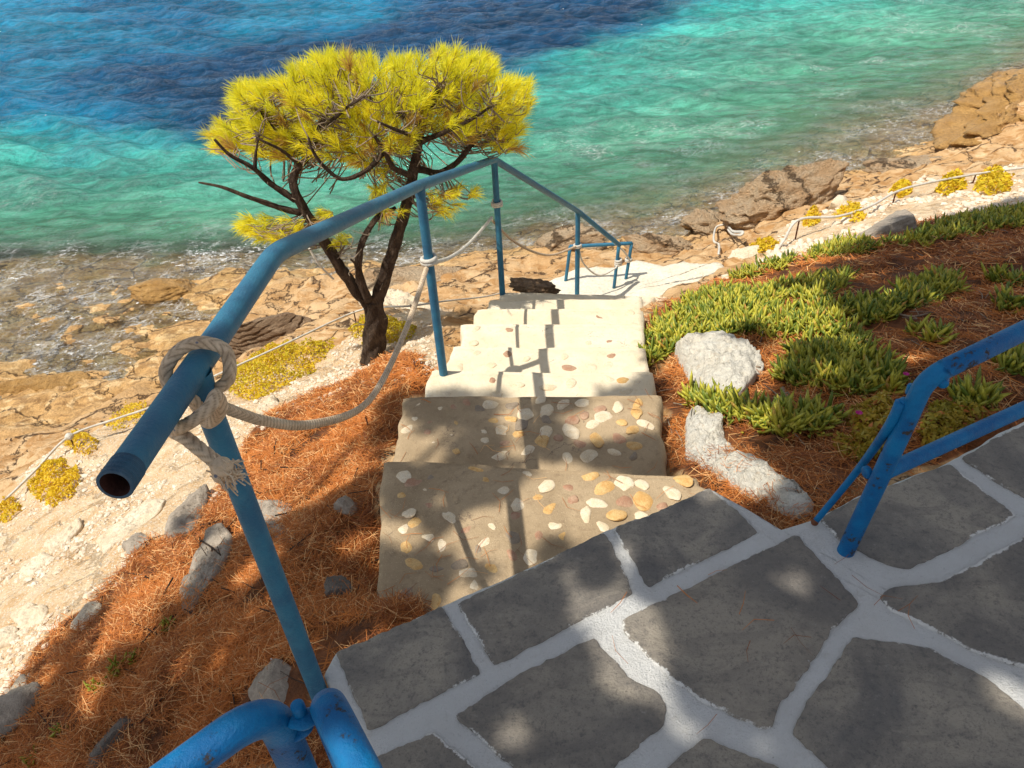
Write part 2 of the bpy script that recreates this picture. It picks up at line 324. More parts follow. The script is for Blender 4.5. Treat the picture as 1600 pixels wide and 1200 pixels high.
# ------------------------------------------------------------------ ground heights: surveyed points, then interpolation
CP = '''0,1190,-.6;150,1100,-.46;300,1190,-.32;400,1000,-.27;250,950,-.47;100,1000,-.78;0,1000,-1;480,1085,-.12;520,1000,-.14
450,850,-.36;560,900,-.27;590,790,-.3;330,900,-.52;230,830,-.88;100,860,-1.12;0,900,-1.3;612,968,-.135;640,962,-.14;590,962,-.19;600,700,-.43;560,740,-.45;480,720,-.62;400,720,-.78;330,750,-.95;220,740,-1.22
620,640,-.52;560,640,-.72;655,575,-.66;480,640,-.92;430,640,-1.05;640,540,-.88;590,570,-1.25;520,590,-1.2
0,800,-1.62;110,695,-1.52;250,650,-1.5;370,590,-1.5;450,555,-1.5;550,502,-1.52;640,492,-1.4;705,492,-1.12
0,715,-2.55;60,680,-2.6;0,650,-2.84;100,640,-2.8;200,640,-2.72;280,610,-2.8;330,590,-2.6;350,555,-2.5;420,520,-2.45;80,605,-2.86
50,560,-2.92;200,520,-2.9;100,480,-2.95;250,500,-2.88;0,440,-3.0;150,430,-2.97;350,420,-2.93;320,480,-2.87;0,412,-3.02;100,410,-3.03;200,408,-3.03;300,406,-3.02;390,405,-3;400,470,-2.76;450,430,-2.8;520,425,-2.8;260,420,-3.05
500,480,-2.5;620,450,-2.55;700,440,-2.5;640,415,-2.78;780,415,-2.58;860,398,-2.66;860,385,-2.85;960,395,-2.6;1040,385,-2.78;1050,402,-2.5
430,396,-3.7;0,396,-3.9;100,396,-3.9;200,396,-3.9;300,395,-3.9;400,390,-3.9;520,392,-3.5;700,390,-3.35;830,372,-3.12;900,352,-3.15;1000,350,-3.15;1090,330,-3.1;1140,285,-3.2;1330,262,-3.02;1400,215,-3.05;950,310,-3.5;1080,290,-3.35;1250,230,-3.2;1320,190,-3.25;1500,170,-3.15;1590,110,-3.15
300,300,-5.2;700,250,-4.7;1000,250,-4.1;1200,150,-3.9;1400,100,-3.7;1590,60,-3.6;0,200,-7;600,50,-8;1000,50,-7;1200,20,-5.5;1600,0,-4.5;1150,230,-3.6;1430,150,-3.35
1000,440,-2.16;900,450,-2.2;1080,420,-2.18;1110,412,-2.2;870,445,-2.25
1060,690,-.4;1050,600,-.56;1025,540,-.74;1012,490,-.98;1100,500,-.78;1250,790,-.06;1160,815,-.14;1100,755,-.26;1350,700,-.14;1250,620,-.36;1150,560,-.6;1300,520,-.52;1450,500,-.42;1590,600,-.14;1590,450,-.52;1400,430,-.78;1250,460,-.82;1150,470,-.98;1080,470,-1.15;1200,420,-1.25;1150,433,-1.5;1300,390,-1.2;1450,350,-1.3;1590,330,-1.25
1100,440,-1.9;1250,390,-1.65;1190,410,-1.85;1330,340,-1.85;1450,310,-1.85;1590,290,-1.75;1230,365,-2;1300,330,-2.05;1420,290,-2.1;1590,265,-2.1
1150,380,-2.35;1110,390,-2.3;1100,368,-2.7;1200,340,-2.5;1330,295,-2.5;1420,268,-2.55;1500,240,-2.6;1590,220,-2.5;1550,180,-2.5;1600,160,-2.3;1480,202,-2.92;1400,243,-2.9;1560,142,-2.95'''
pts = []
for row in CP.replace('\n', ';').split(';'):
    a = [float(t) for t in row.split(',')]; pts.append(at(*a))
for x, y, z in ((-.3, .3, -.25), (.5, .5, -.3), (1.5, .6, -.3), (2.6, 1, -.2), (0, 1.5, -.5), (.3, 1.5, -.5), (.1, 2, -.62), (.1, 2.6, -.82), (.3, 3.3, -1.02), (.4, 4.05, -1.3), (.6, 4.9, -1.8), (-1.2, -.5, -.4), (-3.5, -.5, -1.5), (4, 0, .1), (6, 2, .1), (.0, -1, -.3), (6, 5, -.6), (10, 9, -1.2), (-4, 2, -1.9), (-8, 1, -2.2), (-10, 6, -3.2), (16, 14, -1.2), (18, 18, -2.4)):
    pts.append(np.array([x, y, z]))
CPW = np.array(pts); n = len(CPW)
def _phi(d2): return np.sqrt(d2 + .004)
D2 = ((CPW[:, None, :2] - CPW[None, :, :2]) ** 2).sum(-1)
A = np.zeros((n + 3, n + 3)); A[:n, :n] = _phi(D2) - np.eye(n) * .004; A[:n, n] = 1; A[:n, n + 1:] = CPW[:, :2]; A[n:, :n] = A[:n, n:].T
W = np.linalg.solve(A, np.r_[CPW[:, 2], 0, 0, 0])
def gz(x, y):
    x = np.atleast_1d(np.asarray(x, float)).ravel(); y = np.atleast_1d(np.asarray(y, float)).ravel(); out = np.empty_like(x)
    for i in range(0, len(x), 20000):
        a, b = x[i:i + 20000], y[i:i + 20000]
        out[i:i + 20000] = _phi((a[:, None] - CPW[None, :, 0]) ** 2 + (b[:, None] - CPW[None, :, 1]) ** 2) @ W[:n] + W[n] + W[n + 1] * a + W[n + 2] * b
    return np.clip(out, -9, .4)
def G(px, py):
    v = ray(px, py); t = np.arange(.6, 40, .02); P = EYE + t[:, None] * v
    k = np.argmax(P[:, 2] < gz(P[:, 0], P[:, 1])); k = k if k else len(t) - 1
    return P[k]
def GP(L_): return np.array([G(*p) for p in L_])

POLY = {k: GP(v) for k, v in {
 'needleL': [(0, 1230), (0, 1110), (60, 1020), (130, 960), (235, 850), (290, 835), (340, 770), (380, 700), (420, 650), (500, 610), (560, 585), (600, 560), (650, 560), (690, 590), (660, 610), (630, 620), (610, 700), (597, 740), (588, 945), (700, 930), (640, 1000), (560, 1040), (520, 1040), (500, 1060), (570, 1160), (600, 1230)],
 'needleR': [(1030, 620), (1020, 590), (1060, 560), (1000, 540), (1015, 490), (1120, 440), (1200, 420), (1300, 380), (1420, 350), (1600, 320), (1700, 310), (1720, 600), (1500, 700), (1340, 780), (1350, 800), (1280, 850), (1190, 870), (1100, 790), (1085, 735), (1040, 730)],
 'gravelL': [(-200, 1230), (-150, 880), (0, 790), (110, 690), (250, 645), (360, 590), (520, 545), (700, 485), (690, 600), (560, 620), (420, 660), (330, 800), (150, 970), (0, 1150), (0, 1230)],
 'gravelR': [(1120, 440), (1190, 405), (1230, 350), (1330, 320), (1450, 280), (1600, 255), (1700, 240), (1700, 320), (1420, 350), (1300, 385), (1200, 425)],
}.items()}
POLY['needleR'] = np.r_[POLY['needleR'][:11], [[6.5, 5.2, 0], [5.6, 2.9, 0], [3.6, 2.3, 0]], POLY['needleR'][11:]]
# the shelf of wet rock under clear water at the left shore
WET = GP([(-300, 400), (0, 405), (150, 400), (300, 405), (430, 405), (480, 430), (400, 470), (345, 500), (330, 570), (280, 612), (150, 628), (0, 640), (-300, 700)])

# ------------------------------------------------------------------ world, sun, camera
w = bpy.data.worlds.new('World'); sc.world = w; w.use_nodes = True; nt = w.node_tree; nt.nodes.clear()
sky = nt.nodes.new('ShaderNodeTexSky'); sky.sky_type = 'NISHITA'; sky.sun_disc = False
sky.sun_elevation = SUN_EL; sky.sun_rotation = math.atan2(-L[0], -L[1]); sky.air_density = 1.0; sky.dust_density = .6
bg = nt.nodes.new('ShaderNodeBackground'); bg.inputs[1].default_value = .14; wo = nt.nodes.new('ShaderNodeOutputWorld')
hs = nt.nodes.new('ShaderNodeHueSaturation'); hs.inputs['Saturation'].default_value = .42; lk(nt, sky.outputs[0], hs.inputs['Color']); lk(nt, hs.outputs[0], bg.inputs[0]); lk(nt, bg.outputs[0], wo.inputs[0])
sd = bpy.data.lights.new('sun', 'SUN'); sd.energy = 5.0; sd.angle = math.radians(.53); sd.color = (1, .96, .86)
so = bpy.data.objects.new('sun', sd); COL.objects.link(so); so.rotation_euler = Vector(L).to_track_quat('-Z', 'Y').to_euler(); so.location = (-6, -3, 12)
cd = bpy.data.cameras.new('camera'); cd.sensor_width = 36; cd.lens = 36 * FPX / 1600; cd.clip_start = .02; cd.clip_end = 3000
co = bpy.data.objects.new('camera', cd); COL.objects.link(co); sc.camera = co
Mx = Matrix(CAM.tolist()).to_4x4(); Mx.translation = EYE.tolist(); co.matrix_world = Mx
sc.view_settings.view_transform = 'Standard'; sc.view_settings.look = 'None'; sc.view_settings.exposure = 0
sc.render.engine = 'CYCLES'
try:
    sc.cycles.use_denoising = True; sc.cycles.denoiser = 'OPENIMAGEDENOISE'
except Exception: pass
sc.cycles.max_bounces = 8; sc.cycles.transparent_max_bounces = 8; sc.cycles.caustics_reflective = False; sc.cycles.caustics_refractive = False
sc.cycles.sample_clamp_indirect = 6

# ------------------------------------------------------------------ hillside
def lines(*segs):
    out = []
    for a, b, s in segs: out.extend(np.arange(a, b - 1e-6, s))
    return np.array(out + [segs[-1][1]])
xs = lines((-14, -7, .14), (-7, -2.4, .05), (-2.4, 3.0, .026), (3.0, 8, .05), (8, 18, .14)); ys = lines((-1.5, .2, .1), (.2, 4.6, .026), (4.6, 11.5, .05), (11.5, 24, .14))
X, Y = np.meshgrid(xs, ys); x, y = X.ravel(), Y.ravel(); Z0 = gz(x, y)
wx = x + .12 * fbm(x * 3, y * 3, o=3, seed=3); wy = y + .12 * fbm(x * 3 + 50, y * 3, o=3, seed=4)
def zone(names, soft): return np.max([sstep(-soft, soft, sdist(wx, wy, POLY[k])) for k in names], 0)
an = zone(('needleL', 'needleR'), .07); ag = zone(('gravelL', 'gravelR'), .1) * (1 - an)
wet = sstep(-2.75, -2.95, Z0)
ar = np.clip(1 - an - ag, 0, 1)
lay = fbm(x * 1.1 + y * .3, y * 1.6, o=5, seed=21); rid = 1 - 2 * np.abs(fbm(x * .9 + 3, y * 1.5 + 8, o=5, seed=31))
st = (Z0 + .25 * x * .4 + .15 * lay) * 7; led = (np.floor(st) + sstep(.6, 1, st - np.floor(st)) - st) / 7
hf = 1 - 2 * np.abs(fbm(x * 2.6 + 7, y * 4.2, o=5, seed=33)); hf2 = fbm(x * 9, y * 13, o=3, seed=34)
dz = ar * (.05 * (hf - .45) + .018 * hf2) + ar * (.09 * lay + .07 * (rid - .4) + .55 * led) * (1 - .35 * wet) + an * (.05 * fbm(x * 4, y * 4, o=4, seed=41) + .018 * fbm(x * 22, y * 22, o=3, seed=42)) + ag * (.03 * fbm(x * 4, y * 4, o=4, seed=43) + .012 * fbm(x * 30, y * 30, o=2, seed=44))
# keep the ground below the stairs, terrace and landing
Z = Z0 + dz
LPOLY = np.array([at(a, b, -2.1) for a, b in [(835, 470), (848, 446), (880, 430), (930, 412), (1000, 409), (1060, 408), (1112, 410), (1138, 416), (1115, 436), (1090, 450), (1060, 462), (1040, 478), (1010, 520), (850, 520)]])
lm = sstep(-.12, .05, sdist(x, y, LPOLY)); Z = Z * (1 - lm) + np.minimum(Z, -2.22) * lm
def ground_mat():
    m, nt, _, _ = newmat('ground'); v = coord(nt); vs = coord(nt, (1, 1.6, 3.2), (.1, .3, .25))
    n1 = noise(nt, v, 1.3, 8, .6, .4); n2 = noise(nt, v, 9, 8, .68); n3 = noise(nt, v, 55, 6, .72); n4 = noise(nt, vs, 3.2, 9, .65, .9)
    rk = mixc(nt, mrange(nt, n1, .32, .66), (.6, .35, .15), (.74, .5, .27)); rk = mixc(nt, mrange(nt, n4, .46, .6), rk, (.48, .25, .09)); rk = mixc(nt, mrange(nt, n2, .56, .7, 0, .7), rk, (.8, .61, .37)); rk = mixc(nt, mrange(nt, n3, .55, .75, 0, .5), rk, (.3, .15, .06))
    ck = voro(nt, mapdist(nt, vs, n2), 1.3, 'DISTANCE_TO_EDGE'); k = mrange(nt, ck, 0, .03); rk = mixc(nt, k, (.09, .045, .02), rk)
    wetc = mixc(nt, mrange(nt, n2, .35, .65), (.74, .44, .17), (.46, .255, .09)); wetc = mixc(nt, mrange(nt, n4, .5, .62), wetc, (.84, .58, .29)); wetc = mixc(nt, mrange(nt, n1, .52, .62, 0, .3), wetc, (.36, .25, .09))
    wetc = mixc(nt, mrange(nt, n3, .52, .68, 0, .8), wetc, (.2, .1, .035)); wetc = mixc(nt, mrange(nt, noise(nt, coord(nt, (1, 2.5, 6), (.15, .2, .1)), 4, 8, .7, .5), .52, .58, 0, .6), wetc, (.24, .12, .04)); wetc = mixc(nt, k, (.12, .06, .02), wetc)
    col = mixc(nt, attr(nt, 'wet'), rk, wetc)
    gr = mixc(nt, mrange(nt, n2, .35, .65), (.82, .62, .4), (.7, .45, .23)); cell = voro(nt, v, 75); gr = mixc(nt, mrange(nt, cell, .22, .4, .85, 0), gr, (.88, .77, .62)); gr = mixc(nt, mrange(nt, n3, .58, .72, 0, .6), gr, (.25, .14, .07))
    col = mixc(nt, mrange(nt, mathn(nt, 'ADD', attr(nt, 'gravel'), mathn(nt, 'MULTIPLY_ADD', n2, .5, -.25)), .35, .65), col, gr)
    nd = mixc(nt, mrange(nt, n2, .35, .65), (.12, .042, .014), (.3, .1, .028)); nd = mixc(nt, mrange(nt, n3, .5, .75, 0, .7), nd, (.04, .018, .01))
    col = mixc(nt, mrange(nt, mathn(nt, 'ADD', attr(nt, 'needle'), mathn(nt, 'MULTIPLY_ADD', n2, .5, -.25)), .35, .65), col, nd)
    sb = mixc(nt, mrange(nt, n1, .4, .6), (.5, .42, .12), (.2, .2, .05)); sb = mixc(nt, mrange(nt, n2, .5, .68, 0, .7), sb, (.66, .5, .22)); col = mixc(nt, attr(nt, 'bed'), col, sb)
    h = mathn(nt, 'ADD', mathn(nt, 'MULTIPLY', n2, 2), mathn(nt, 'ADD', n3, mathn(nt, 'MULTIPLY', n4, 2.5))); h = mathn(nt, 'ADD', h, k)
    finish(nt, col, mathn(nt, 'MULTIPLY_ADD', attr(nt, 'wet'), -.4, .88), bump(nt, h, .75, .03), .35); return m
MAT['ground'] = ground_mat()
bed = sstep(-3.2, -3.7, Z)
FZ = Z.reshape(len(ys), len(xs))
hill = mesh('hillside', np.stack([x, y, Z], 1), gridfaces(len(ys), len(xs)), MAT['ground'], None, True, {'needle': an, 'gravel': ag, 'wet': sstep(-2.62, -2.86, Z) * ar, 'bed': bed})
tag(hill, 'rocky slope with pine needles and gravel falling to the sea', None, None, 'structure')
def hz(x, y):
    x = np.asarray(x, float); y = np.asarray(y, float); i = np.clip(np.searchsorted(xs, x) - 1, 0, len(xs) - 2); j = np.clip(np.searchsorted(ys, y) - 1, 0, len(ys) - 2)
    u = (x - xs[i]) / (xs[i + 1] - xs[i]); v = (y - ys[j]) / (ys[j + 1] - ys[j])
    return FZ[j, i] * (1 - u) * (1 - v) + FZ[j, i + 1] * u * (1 - v) + FZ[j + 1, i] * (1 - u) * v + FZ[j + 1, i + 1] * u * v
_TS = np.geomspace(.6, 40, 1400)
def G(px, py):
    P = EYE + _TS[:, None] * ray(px, py); b = P[:, 2] < hz(np.clip(P[:, 0], -13.9, 17.9), np.clip(P[:, 1], -1.4, 23.9)); k = np.argmax(b); return P[k if b.any() else -1]
def on(px, py):
    p = G(px, py); return np.array([p[0], p[1], float(hz(p[0], p[1]))])

# ------------------------------------------------------------------ sea
sx = lines((-900, -120, 60), (-120, -45, 5), (-45, -22, .3), (-22, 20, .075), (20, 45, .3), (45, 120, 5), (120, 900, 60)); sy = lines((4.5, 8, .2), (8, 22, .06), (22, 40, .1), (40, 70, .6), (70, 200, 8), (200, 2000, 150))
SX, SY = np.meshgrid(sx, sy); x, y = SX.ravel(), SY.ravel()
inb = (x > -14) & (x < 18) & (y < 24)
gd = np.full(len(x), -8.0); gd[inb] = hz(x[inb], y[inb]); nb = ~inb; gd[nb] = np.minimum(gz(np.clip(x[nb], -22, 22), np.clip(y[nb], 4, 40)), -3.5)
depth = SEA - gd
wv = np.zeros(len(x)); r = np.random.default_rng(5)
for k in range(46):
    lam = .26 * (7 ** r.random()); th = math.radians(-100 + r.normal() * 30); kk = 2 * PI / lam
    ph = (x * math.cos(th) + y * math.sin(th)) * kk + r.random() * 6.28 + 1.3 * vn(x * .35, y * .35, seed=60 + k)
    wv += (.0062 * lam ** .8) * 1.55 * (1 - 2 * np.abs(np.sin(ph / 2)) ** 1.3)
wv += .05 * fbm(x * .55, y * .9, o=4, seed=71) + .04 * fbm(x * 2.4, y * 4.2, o=4, seed=72)
fade = sstep(80, 35, np.hypot(x, y)) * (.12 + .88 * sstep(0.1, 1.2, depth))
def seapoly(L_): return np.array([at(px, py, SEA) for px, py in L_])
blue = seapoly([(-500, -90), (1150, -90), (1080, 0), (930, 80), (820, 95), (700, 135), (560, 190), (420, 215), (330, 225), (200, 235), (0, 215), (-300, 240)])
navy = seapoly([(60, 130), (200, 95), (330, 75), (560, 30), (700, -10), (830, -40), (1100, -40), (1080, -5), (1000, 35), (930, 75), (830, 92), (700, 100), (560, 130), (420, 190), (330, 205), (220, 185)])
dist = np.hypot(x, y); sxw = x + 1.0 * fbm(x * .5, y * .5, o=3, seed=81); syw = y + 1.6 * fbm(x * .5 + 9, y * .5, o=3, seed=82)
near = dist < 120
ab = np.ones(len(x)); ab[near] = sstep(-1.2, 1.6, sdist(sxw[near], syw[near], blue)); avn = np.zeros(len(x)); avn[near] = sstep(-.9, 1.2, sdist(sxw[near], syw[near], navy))
foam = sstep(.4, .1, depth) * (depth > -.2) * .55
foam = np.maximum(foam, .45 * sstep(2.2, .4, depth) * sstep(.05, .5, fbm(x * .8, y * 1.2, o=3, seed=91)))
for px, py, rr in ((1410, 225, .75), (1490, 195, .6), (1395, 240, .5), (300, 400, .6), (100, 500, .8), (230, 470, .7), (60, 470, .8), (330, 405, .5), (180, 520, .6), (330, 560, .4), (120, 580, .4), (1100, 335, .4), (640, 408, .4), (700, 405, .3), (380, 395, .5), (950, 365, .3)):
    c = at(px, py, SEA); foam = np.maximum(foam, .8 * np.exp(-(((x - c[0]) / rr) ** 2 + ((y - c[1]) / rr) ** 2)))
def sea_mat():
    m, nt, _, _ = newmat('sea_water'); v = coord(nt); n0 = noise(nt, v, .22, 4, .6); n1 = noise(nt, v, 1.1, 6, .65, .6); nf = noise(nt, coord(nt, (1, 1.7, 1)), 3.2, 9, .72, 1.2); nr = noise(nt, coord(nt, (1, 1.5, 1)), 6, 6, .62); nr2 = noise(nt, coord(nt, (1, 1.4, 1)), 16, 7, .68)
    d = attr(nt, 'depth'); col = mixc(nt, mrange(nt, n1, .35, .68), (.01, .26, .295), (.035, .5, .475)); col = mixc(nt, mrange(nt, d, 2.4, .3), col, (.15, .47, .29))
    st = noise(nt, coord(nt, (.6, 1.6, 1), (0, 0, .12)), 3.4, 9, .72, .3); sw = noise(nt, coord(nt, (.5, 1.5, 1), (0, 0, .1)), .45, 3, .5); lum = mathn(nt, 'MULTIPLY', mrange(nt, st, .36, .66, .7, 1.4), mrange(nt, sw, .38, .62, .78, 1.18))  # wave streaks and swell bands: reflected light and dark painted into the colour
    dp = mixc(nt, mrange(nt, n0, .35, .65), (.006, .11, .23), (.012, .21, .36)); col = mixc(nt, attr(nt, 'blue'), col, dp)
    col = mixc(nt, mathn(nt, 'MULTIPLY', attr(nt, 'navy'), .9), col, mixc(nt, mrange(nt, n1, .4, .65), (.006, .035, .095), (.01, .065, .155)))
    vm = nt.nodes.new('ShaderNodeVectorMath'); vm.operation = 'SCALE'; lk(nt, col, vm.inputs[0]); lk(nt, lum, vm.inputs['Scale']); col = vm.outputs[0]
    b = bump(nt, nr, .8, .1); b = bump(nt, nr2, 1, .055, b)
    df = nt.nodes.new('ShaderNodeBsdfDiffuse'); lk(nt, col, df.inputs[0]); lk(nt, b, df.inputs['Normal'])
    tr = nt.nodes.new('ShaderNodeBsdfTransparent'); tr.inputs[0].default_value = (.93, .98, .95, 1)
    al = mathn(nt, 'SUBTRACT', 1.0, mathn(nt, 'POWER', 2.718, mathn(nt, 'MULTIPLY', mathn(nt, 'MAXIMUM', mathn(nt, 'SUBTRACT', d, .14), 0), -2.0)))
    mx = nt.nodes.new('ShaderNodeMixShader'); lk(nt, al, mx.inputs[0]); lk(nt, tr.outputs[0], mx.inputs[1]); lk(nt, df.outputs[0], mx.inputs[2])
    gl = nt.nodes.new('ShaderNodeBsdfGlossy'); gl.inputs['Roughness'].default_value = .09; lk(nt, b, gl.inputs['Normal'])
    fr = nt.nodes.new('ShaderNodeFresnel'); fr.inputs[0].default_value = 1.31; lk(nt, b, fr.inputs['Normal'])
    m2 = nt.nodes.new('ShaderNodeMixShader'); lk(nt, fr.outputs[0], m2.inputs[0]); lk(nt, mx.outputs[0], m2.inputs[1]); lk(nt, gl.outputs[0], m2.inputs[2])
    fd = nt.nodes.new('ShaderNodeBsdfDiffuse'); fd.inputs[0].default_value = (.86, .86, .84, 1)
    fo = attr(nt, 'foam'); vd = mapdist(nt, coord(nt, (1, 1.35, 1)), nf); lace = mrange(nt, voro(nt, vd, 4.2, 'DISTANCE_TO_EDGE'), .0, .05, 1, 0); lace2 = mrange(nt, voro(nt, vd, 11, 'DISTANCE_TO_EDGE'), .0, .07, .8, 0)
    pat = mathn(nt, 'MULTIPLY', mathn(nt, 'MAXIMUM', lace, lace2), mrange(nt, noise(nt, v, 1.7, 5, .7), .42, .62)); body = mrange(nt, nf, .6, .75)
    sparkle = mathn(nt, 'MULTIPLY', mrange(nt, voro(nt, coord(nt, (1, 1.5, 1)), 17), .07, .13, 1, 0), mrange(nt, noise(nt, v, .9, 4, .7), .5, .62))  # sparkle dots painted white over the foamy shallows
    fine = mathn(nt, 'MULTIPLY', mrange(nt, noise(nt, coord(nt, (1, 1.6, 1)), 15, 5, .7, .4), .56, .63), mrange(nt, noise(nt, v, 1.3, 5, .75), .47, .6)); pat = mathn(nt, 'MAXIMUM', pat, mathn(nt, 'MULTIPLY', fine, 1.5))
    tot = mathn(nt, 'ADD', mathn(nt, 'MULTIPLY', pat, .75), mathn(nt, 'ADD', mathn(nt, 'MULTIPLY', body, .22), mathn(nt, 'MULTIPLY', sparkle, 1.3))); glint = mathn(nt, 'MULTIPLY', mrange(nt, voro(nt, coord(nt, (1, 1.3, 1)), 5.5), .07, .1, 1, 0), mrange(nt, noise(nt, v, .55, 5, .8), .6, .64)); fk = mathn(nt, 'MINIMUM', mathn(nt, 'ADD', mathn(nt, 'MULTIPLY', tot, fo), glint), .95)  # sun glints painted as white specks, mixed in with the foam
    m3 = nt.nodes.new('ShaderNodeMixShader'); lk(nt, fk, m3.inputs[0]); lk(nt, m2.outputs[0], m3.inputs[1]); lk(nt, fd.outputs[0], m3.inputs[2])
    o = nt.nodes.new('ShaderNodeOutputMaterial'); lk(nt, m3.outputs[0], o.inputs[0]); return m
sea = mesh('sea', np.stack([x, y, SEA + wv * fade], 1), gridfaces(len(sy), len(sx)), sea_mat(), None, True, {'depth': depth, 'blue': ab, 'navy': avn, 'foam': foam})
tag(sea, 'rippled turquoise sea turning navy offshore, foaming at the rocks', None, None, 'structure')

# ------------------------------------------------------------------ terrace of flagstones
def px0(L_, z=0.0): return np.array([at(a, b, z) for a, b in L_])[:, :2]
def outline(P, step, jit, seed, scale=25):
    P = np.asarray(P)[:, :2]; Q = []
    for a, b in zip(P, np.roll(P, -1, 0)):
        n = max(2, int(np.linalg.norm(b - a) / step))
        for t in np.arange(n) / n: Q.append(a + (b - a) * t)
    Q = np.array(Q)
    for _ in range(1): Q = .5 * Q + .25 * (np.roll(Q, 1, 0) + np.roll(Q, -1, 0))
    Q = Q + jit * np.stack([fbm(Q[:, 0] * scale, Q[:, 1] * scale, o=3, seed=seed), fbm(Q[:, 0] * scale + 40, Q[:, 1] * scale, o=3, seed=seed + 9)], 1)
    return Q
def pad(Q, ztop, thick, prof=((0, 1), (.003, 1), (.012, .6), (.03, .05)), zedge=0.004, lump=0.0, seed=0, dome=0.0, zfun=None, rings=9, lscale=14):
    c = Q.mean(0); n = len(Q); V = []; E = []
    R = np.linalg.norm(Q - c, axis=1)
    def ring(inset=None, frac=None):
        k = (np.minimum(inset / R, .9) if frac is None else frac); return Q + (c - Q) * np.asarray(k)[..., None] if np.ndim(k) else Q + (c - Q) * k
    base = (lambda q: np.full(len(q), ztop)) if zfun is None else (lambda q: zfun(q[:, 0], q[:, 1]) + ztop)
    q = ring(frac=-.0); V.append(np.c_[q, base(q) - thick]); E.append(np.ones(n))
    for ins, e in prof:
        q = ring(inset=ins); dz = -zedge * (1 - min(ins / .012, 1)) ** 2; s = min(ins / max(R.mean(), .01), 1)
        V.append(np.c_[q, base(q) + dz - dome * (1 - s) ** 2 + lump * fbm(q[:, 0] * lscale, q[:, 1] * lscale, o=4, seed=seed)]); E.append(np.full(n, e))
    f0 = np.minimum(prof[-1][0] / R, .9)
    for t in np.linspace(0, 1, rings)[1:-1]:
        fr = f0 + (.985 - f0) * t; q = Q + (c - Q) * fr[:, None]; s = fr.mean()
        V.append(np.c_[q, base(q) - dome * (1 - s) ** 2 + lump * fbm(q[:, 0] * lscale, q[:, 1] * lscale, o=4, seed=seed)]); E.append(np.zeros(n))
    k = len(V); V = np.concatenate(V); F = gridfaces(k, n, True)
    cz = V[-n:, 2].mean(); V = np.r_[V, [[c[0], c[1], cz]]]; E = np.r_[np.concatenate(E), 0]
    F = F.tolist() + [[(k - 1) * n + i, (k - 1) * n + (i + 1) % n, len(V) - 1] for i in range(n)]
    return V, F, E
TO = px0([(600, 1260), (578, 1156), (506, 1056), (524, 1018), (606, 985), (690, 946), (830, 885), (942, 831), (1030, 797), (1110, 763), (1187, 836), (1250, 817), (1277, 808), (1338, 776), (1481, 720), (1600, 655), (1720, 590)])
TO = np.r_[TO, [[3.2, 2.38], [3.2, -1.2], [-.33, -1.2], [-.33, .5]]]
# mortar bed as one fine sheet with a skirt
Q = outline(TO, .012, .007, 3, 14)
V, F, E = pad(Q, 0, .26, ((0, 1), (.004, .8), (.012, .3)), .006, .004, 8, 0, None, 60, 16)
terrace = mesh('terrace', V, F, MAT['mortar'], None, True)
tag(terrace, 'terrace of dark flagstones in whitewashed mortar joints', None, None, 'structure')
SL = [[(526, 1021), (606, 988), (690, 950), (720, 1000), (749, 1053), (664, 1095), (580, 1140), (548, 1075)],
 [(717, 944), (830, 890), (942, 835), (968, 880), (986, 928), (880, 985), (772, 1040), (744, 990)],
 [(958, 828), (1030, 800), (1108, 765), (1150, 800), (1184, 834), (1095, 876), (1014, 918), (990, 875)],
 [(590, 1183), (630, 1168), (678, 1146), (715, 1175), (748, 1208), (700, 1300), (620, 1290)],
 [(713, 1119), (815, 1055), (926, 1000), (980, 1058), (1024, 1082), (1038, 1106), (1034, 1134), (967, 1190), (930, 1240), (840, 1260), (806, 1202), (772, 1171)],
 [(974, 970), (1002, 956), (1130, 893), (1243, 838), (1295, 895), (1340, 947), (1299, 981), (1275, 1022), (1217, 1098), (1202, 1136), (1184, 1133), (1104, 1098), (1056, 1064), (1013, 1026), (982, 993)],
 [(1334, 1001), (1390, 1005), (1455, 1018), (1533, 1059), (1600, 1113), (1720, 1200), (1700, 1330), (1400, 1300), (1290, 1190), (1241, 1147), (1260, 1105), (1303, 1048)],
 [(1283, 811), (1338, 781), (1410, 754), (1481, 727), (1530, 765), (1585, 806), (1500, 850), (1420, 890), (1386, 882), (1348, 862), (1318, 848)],
 [(1375, 931), (1392, 920), (1468, 911), (1520, 886), (1600, 840), (1720, 800), (1740, 1090), (1660, 1060), (1598, 1041), (1529, 1020), (1455, 982), (1395, 953)],
 [(1505, 716), (1600, 661), (1720, 600), (1790, 700), (1720, 790), (1640, 800), (1602, 780), (1550, 748)],
 [(1043, 1202), (1106, 1154), (1147, 1178), (1215, 1200), (1280, 1270), (1150, 1330), (1020, 1290)]]
LONG = ['flagstone', ]
MORE = [[(1.62, 1.29), (1.88, 1.46), (2.3, 1.3), (2.15, .92), (1.68, .99)], [(1.97, 1.8), (1.94, 1.57), (2.36, 1.39), (2.62, 1.62), (2.55, 2.0)], [(1.33, .77), (1.62, .92), (2.1, .84), (2.0, .36), (1.42, .32)], [(2.2, .82), (2.4, 1.28), (2.95, 1.2), (3.05, .62), (2.5, .42)], [(2.46, 1.37), (2.7, 1.6), (3.1, 1.75), (3.12, 1.28)], [(-.22, .5), (.3, .44), (.34, .02), (-.22, 0)], [(.42, .43), (.95, .41), (1.25, .26), (1.2, -.1), (.45, -.05)], [(1.36, .2), (1.93, .26), (1.9, -.3), (1.3, -.25)], [(2.05, .25), (2.5, .32), (3.05, .5), (3.0, -.3), (2.0, -.3)]]
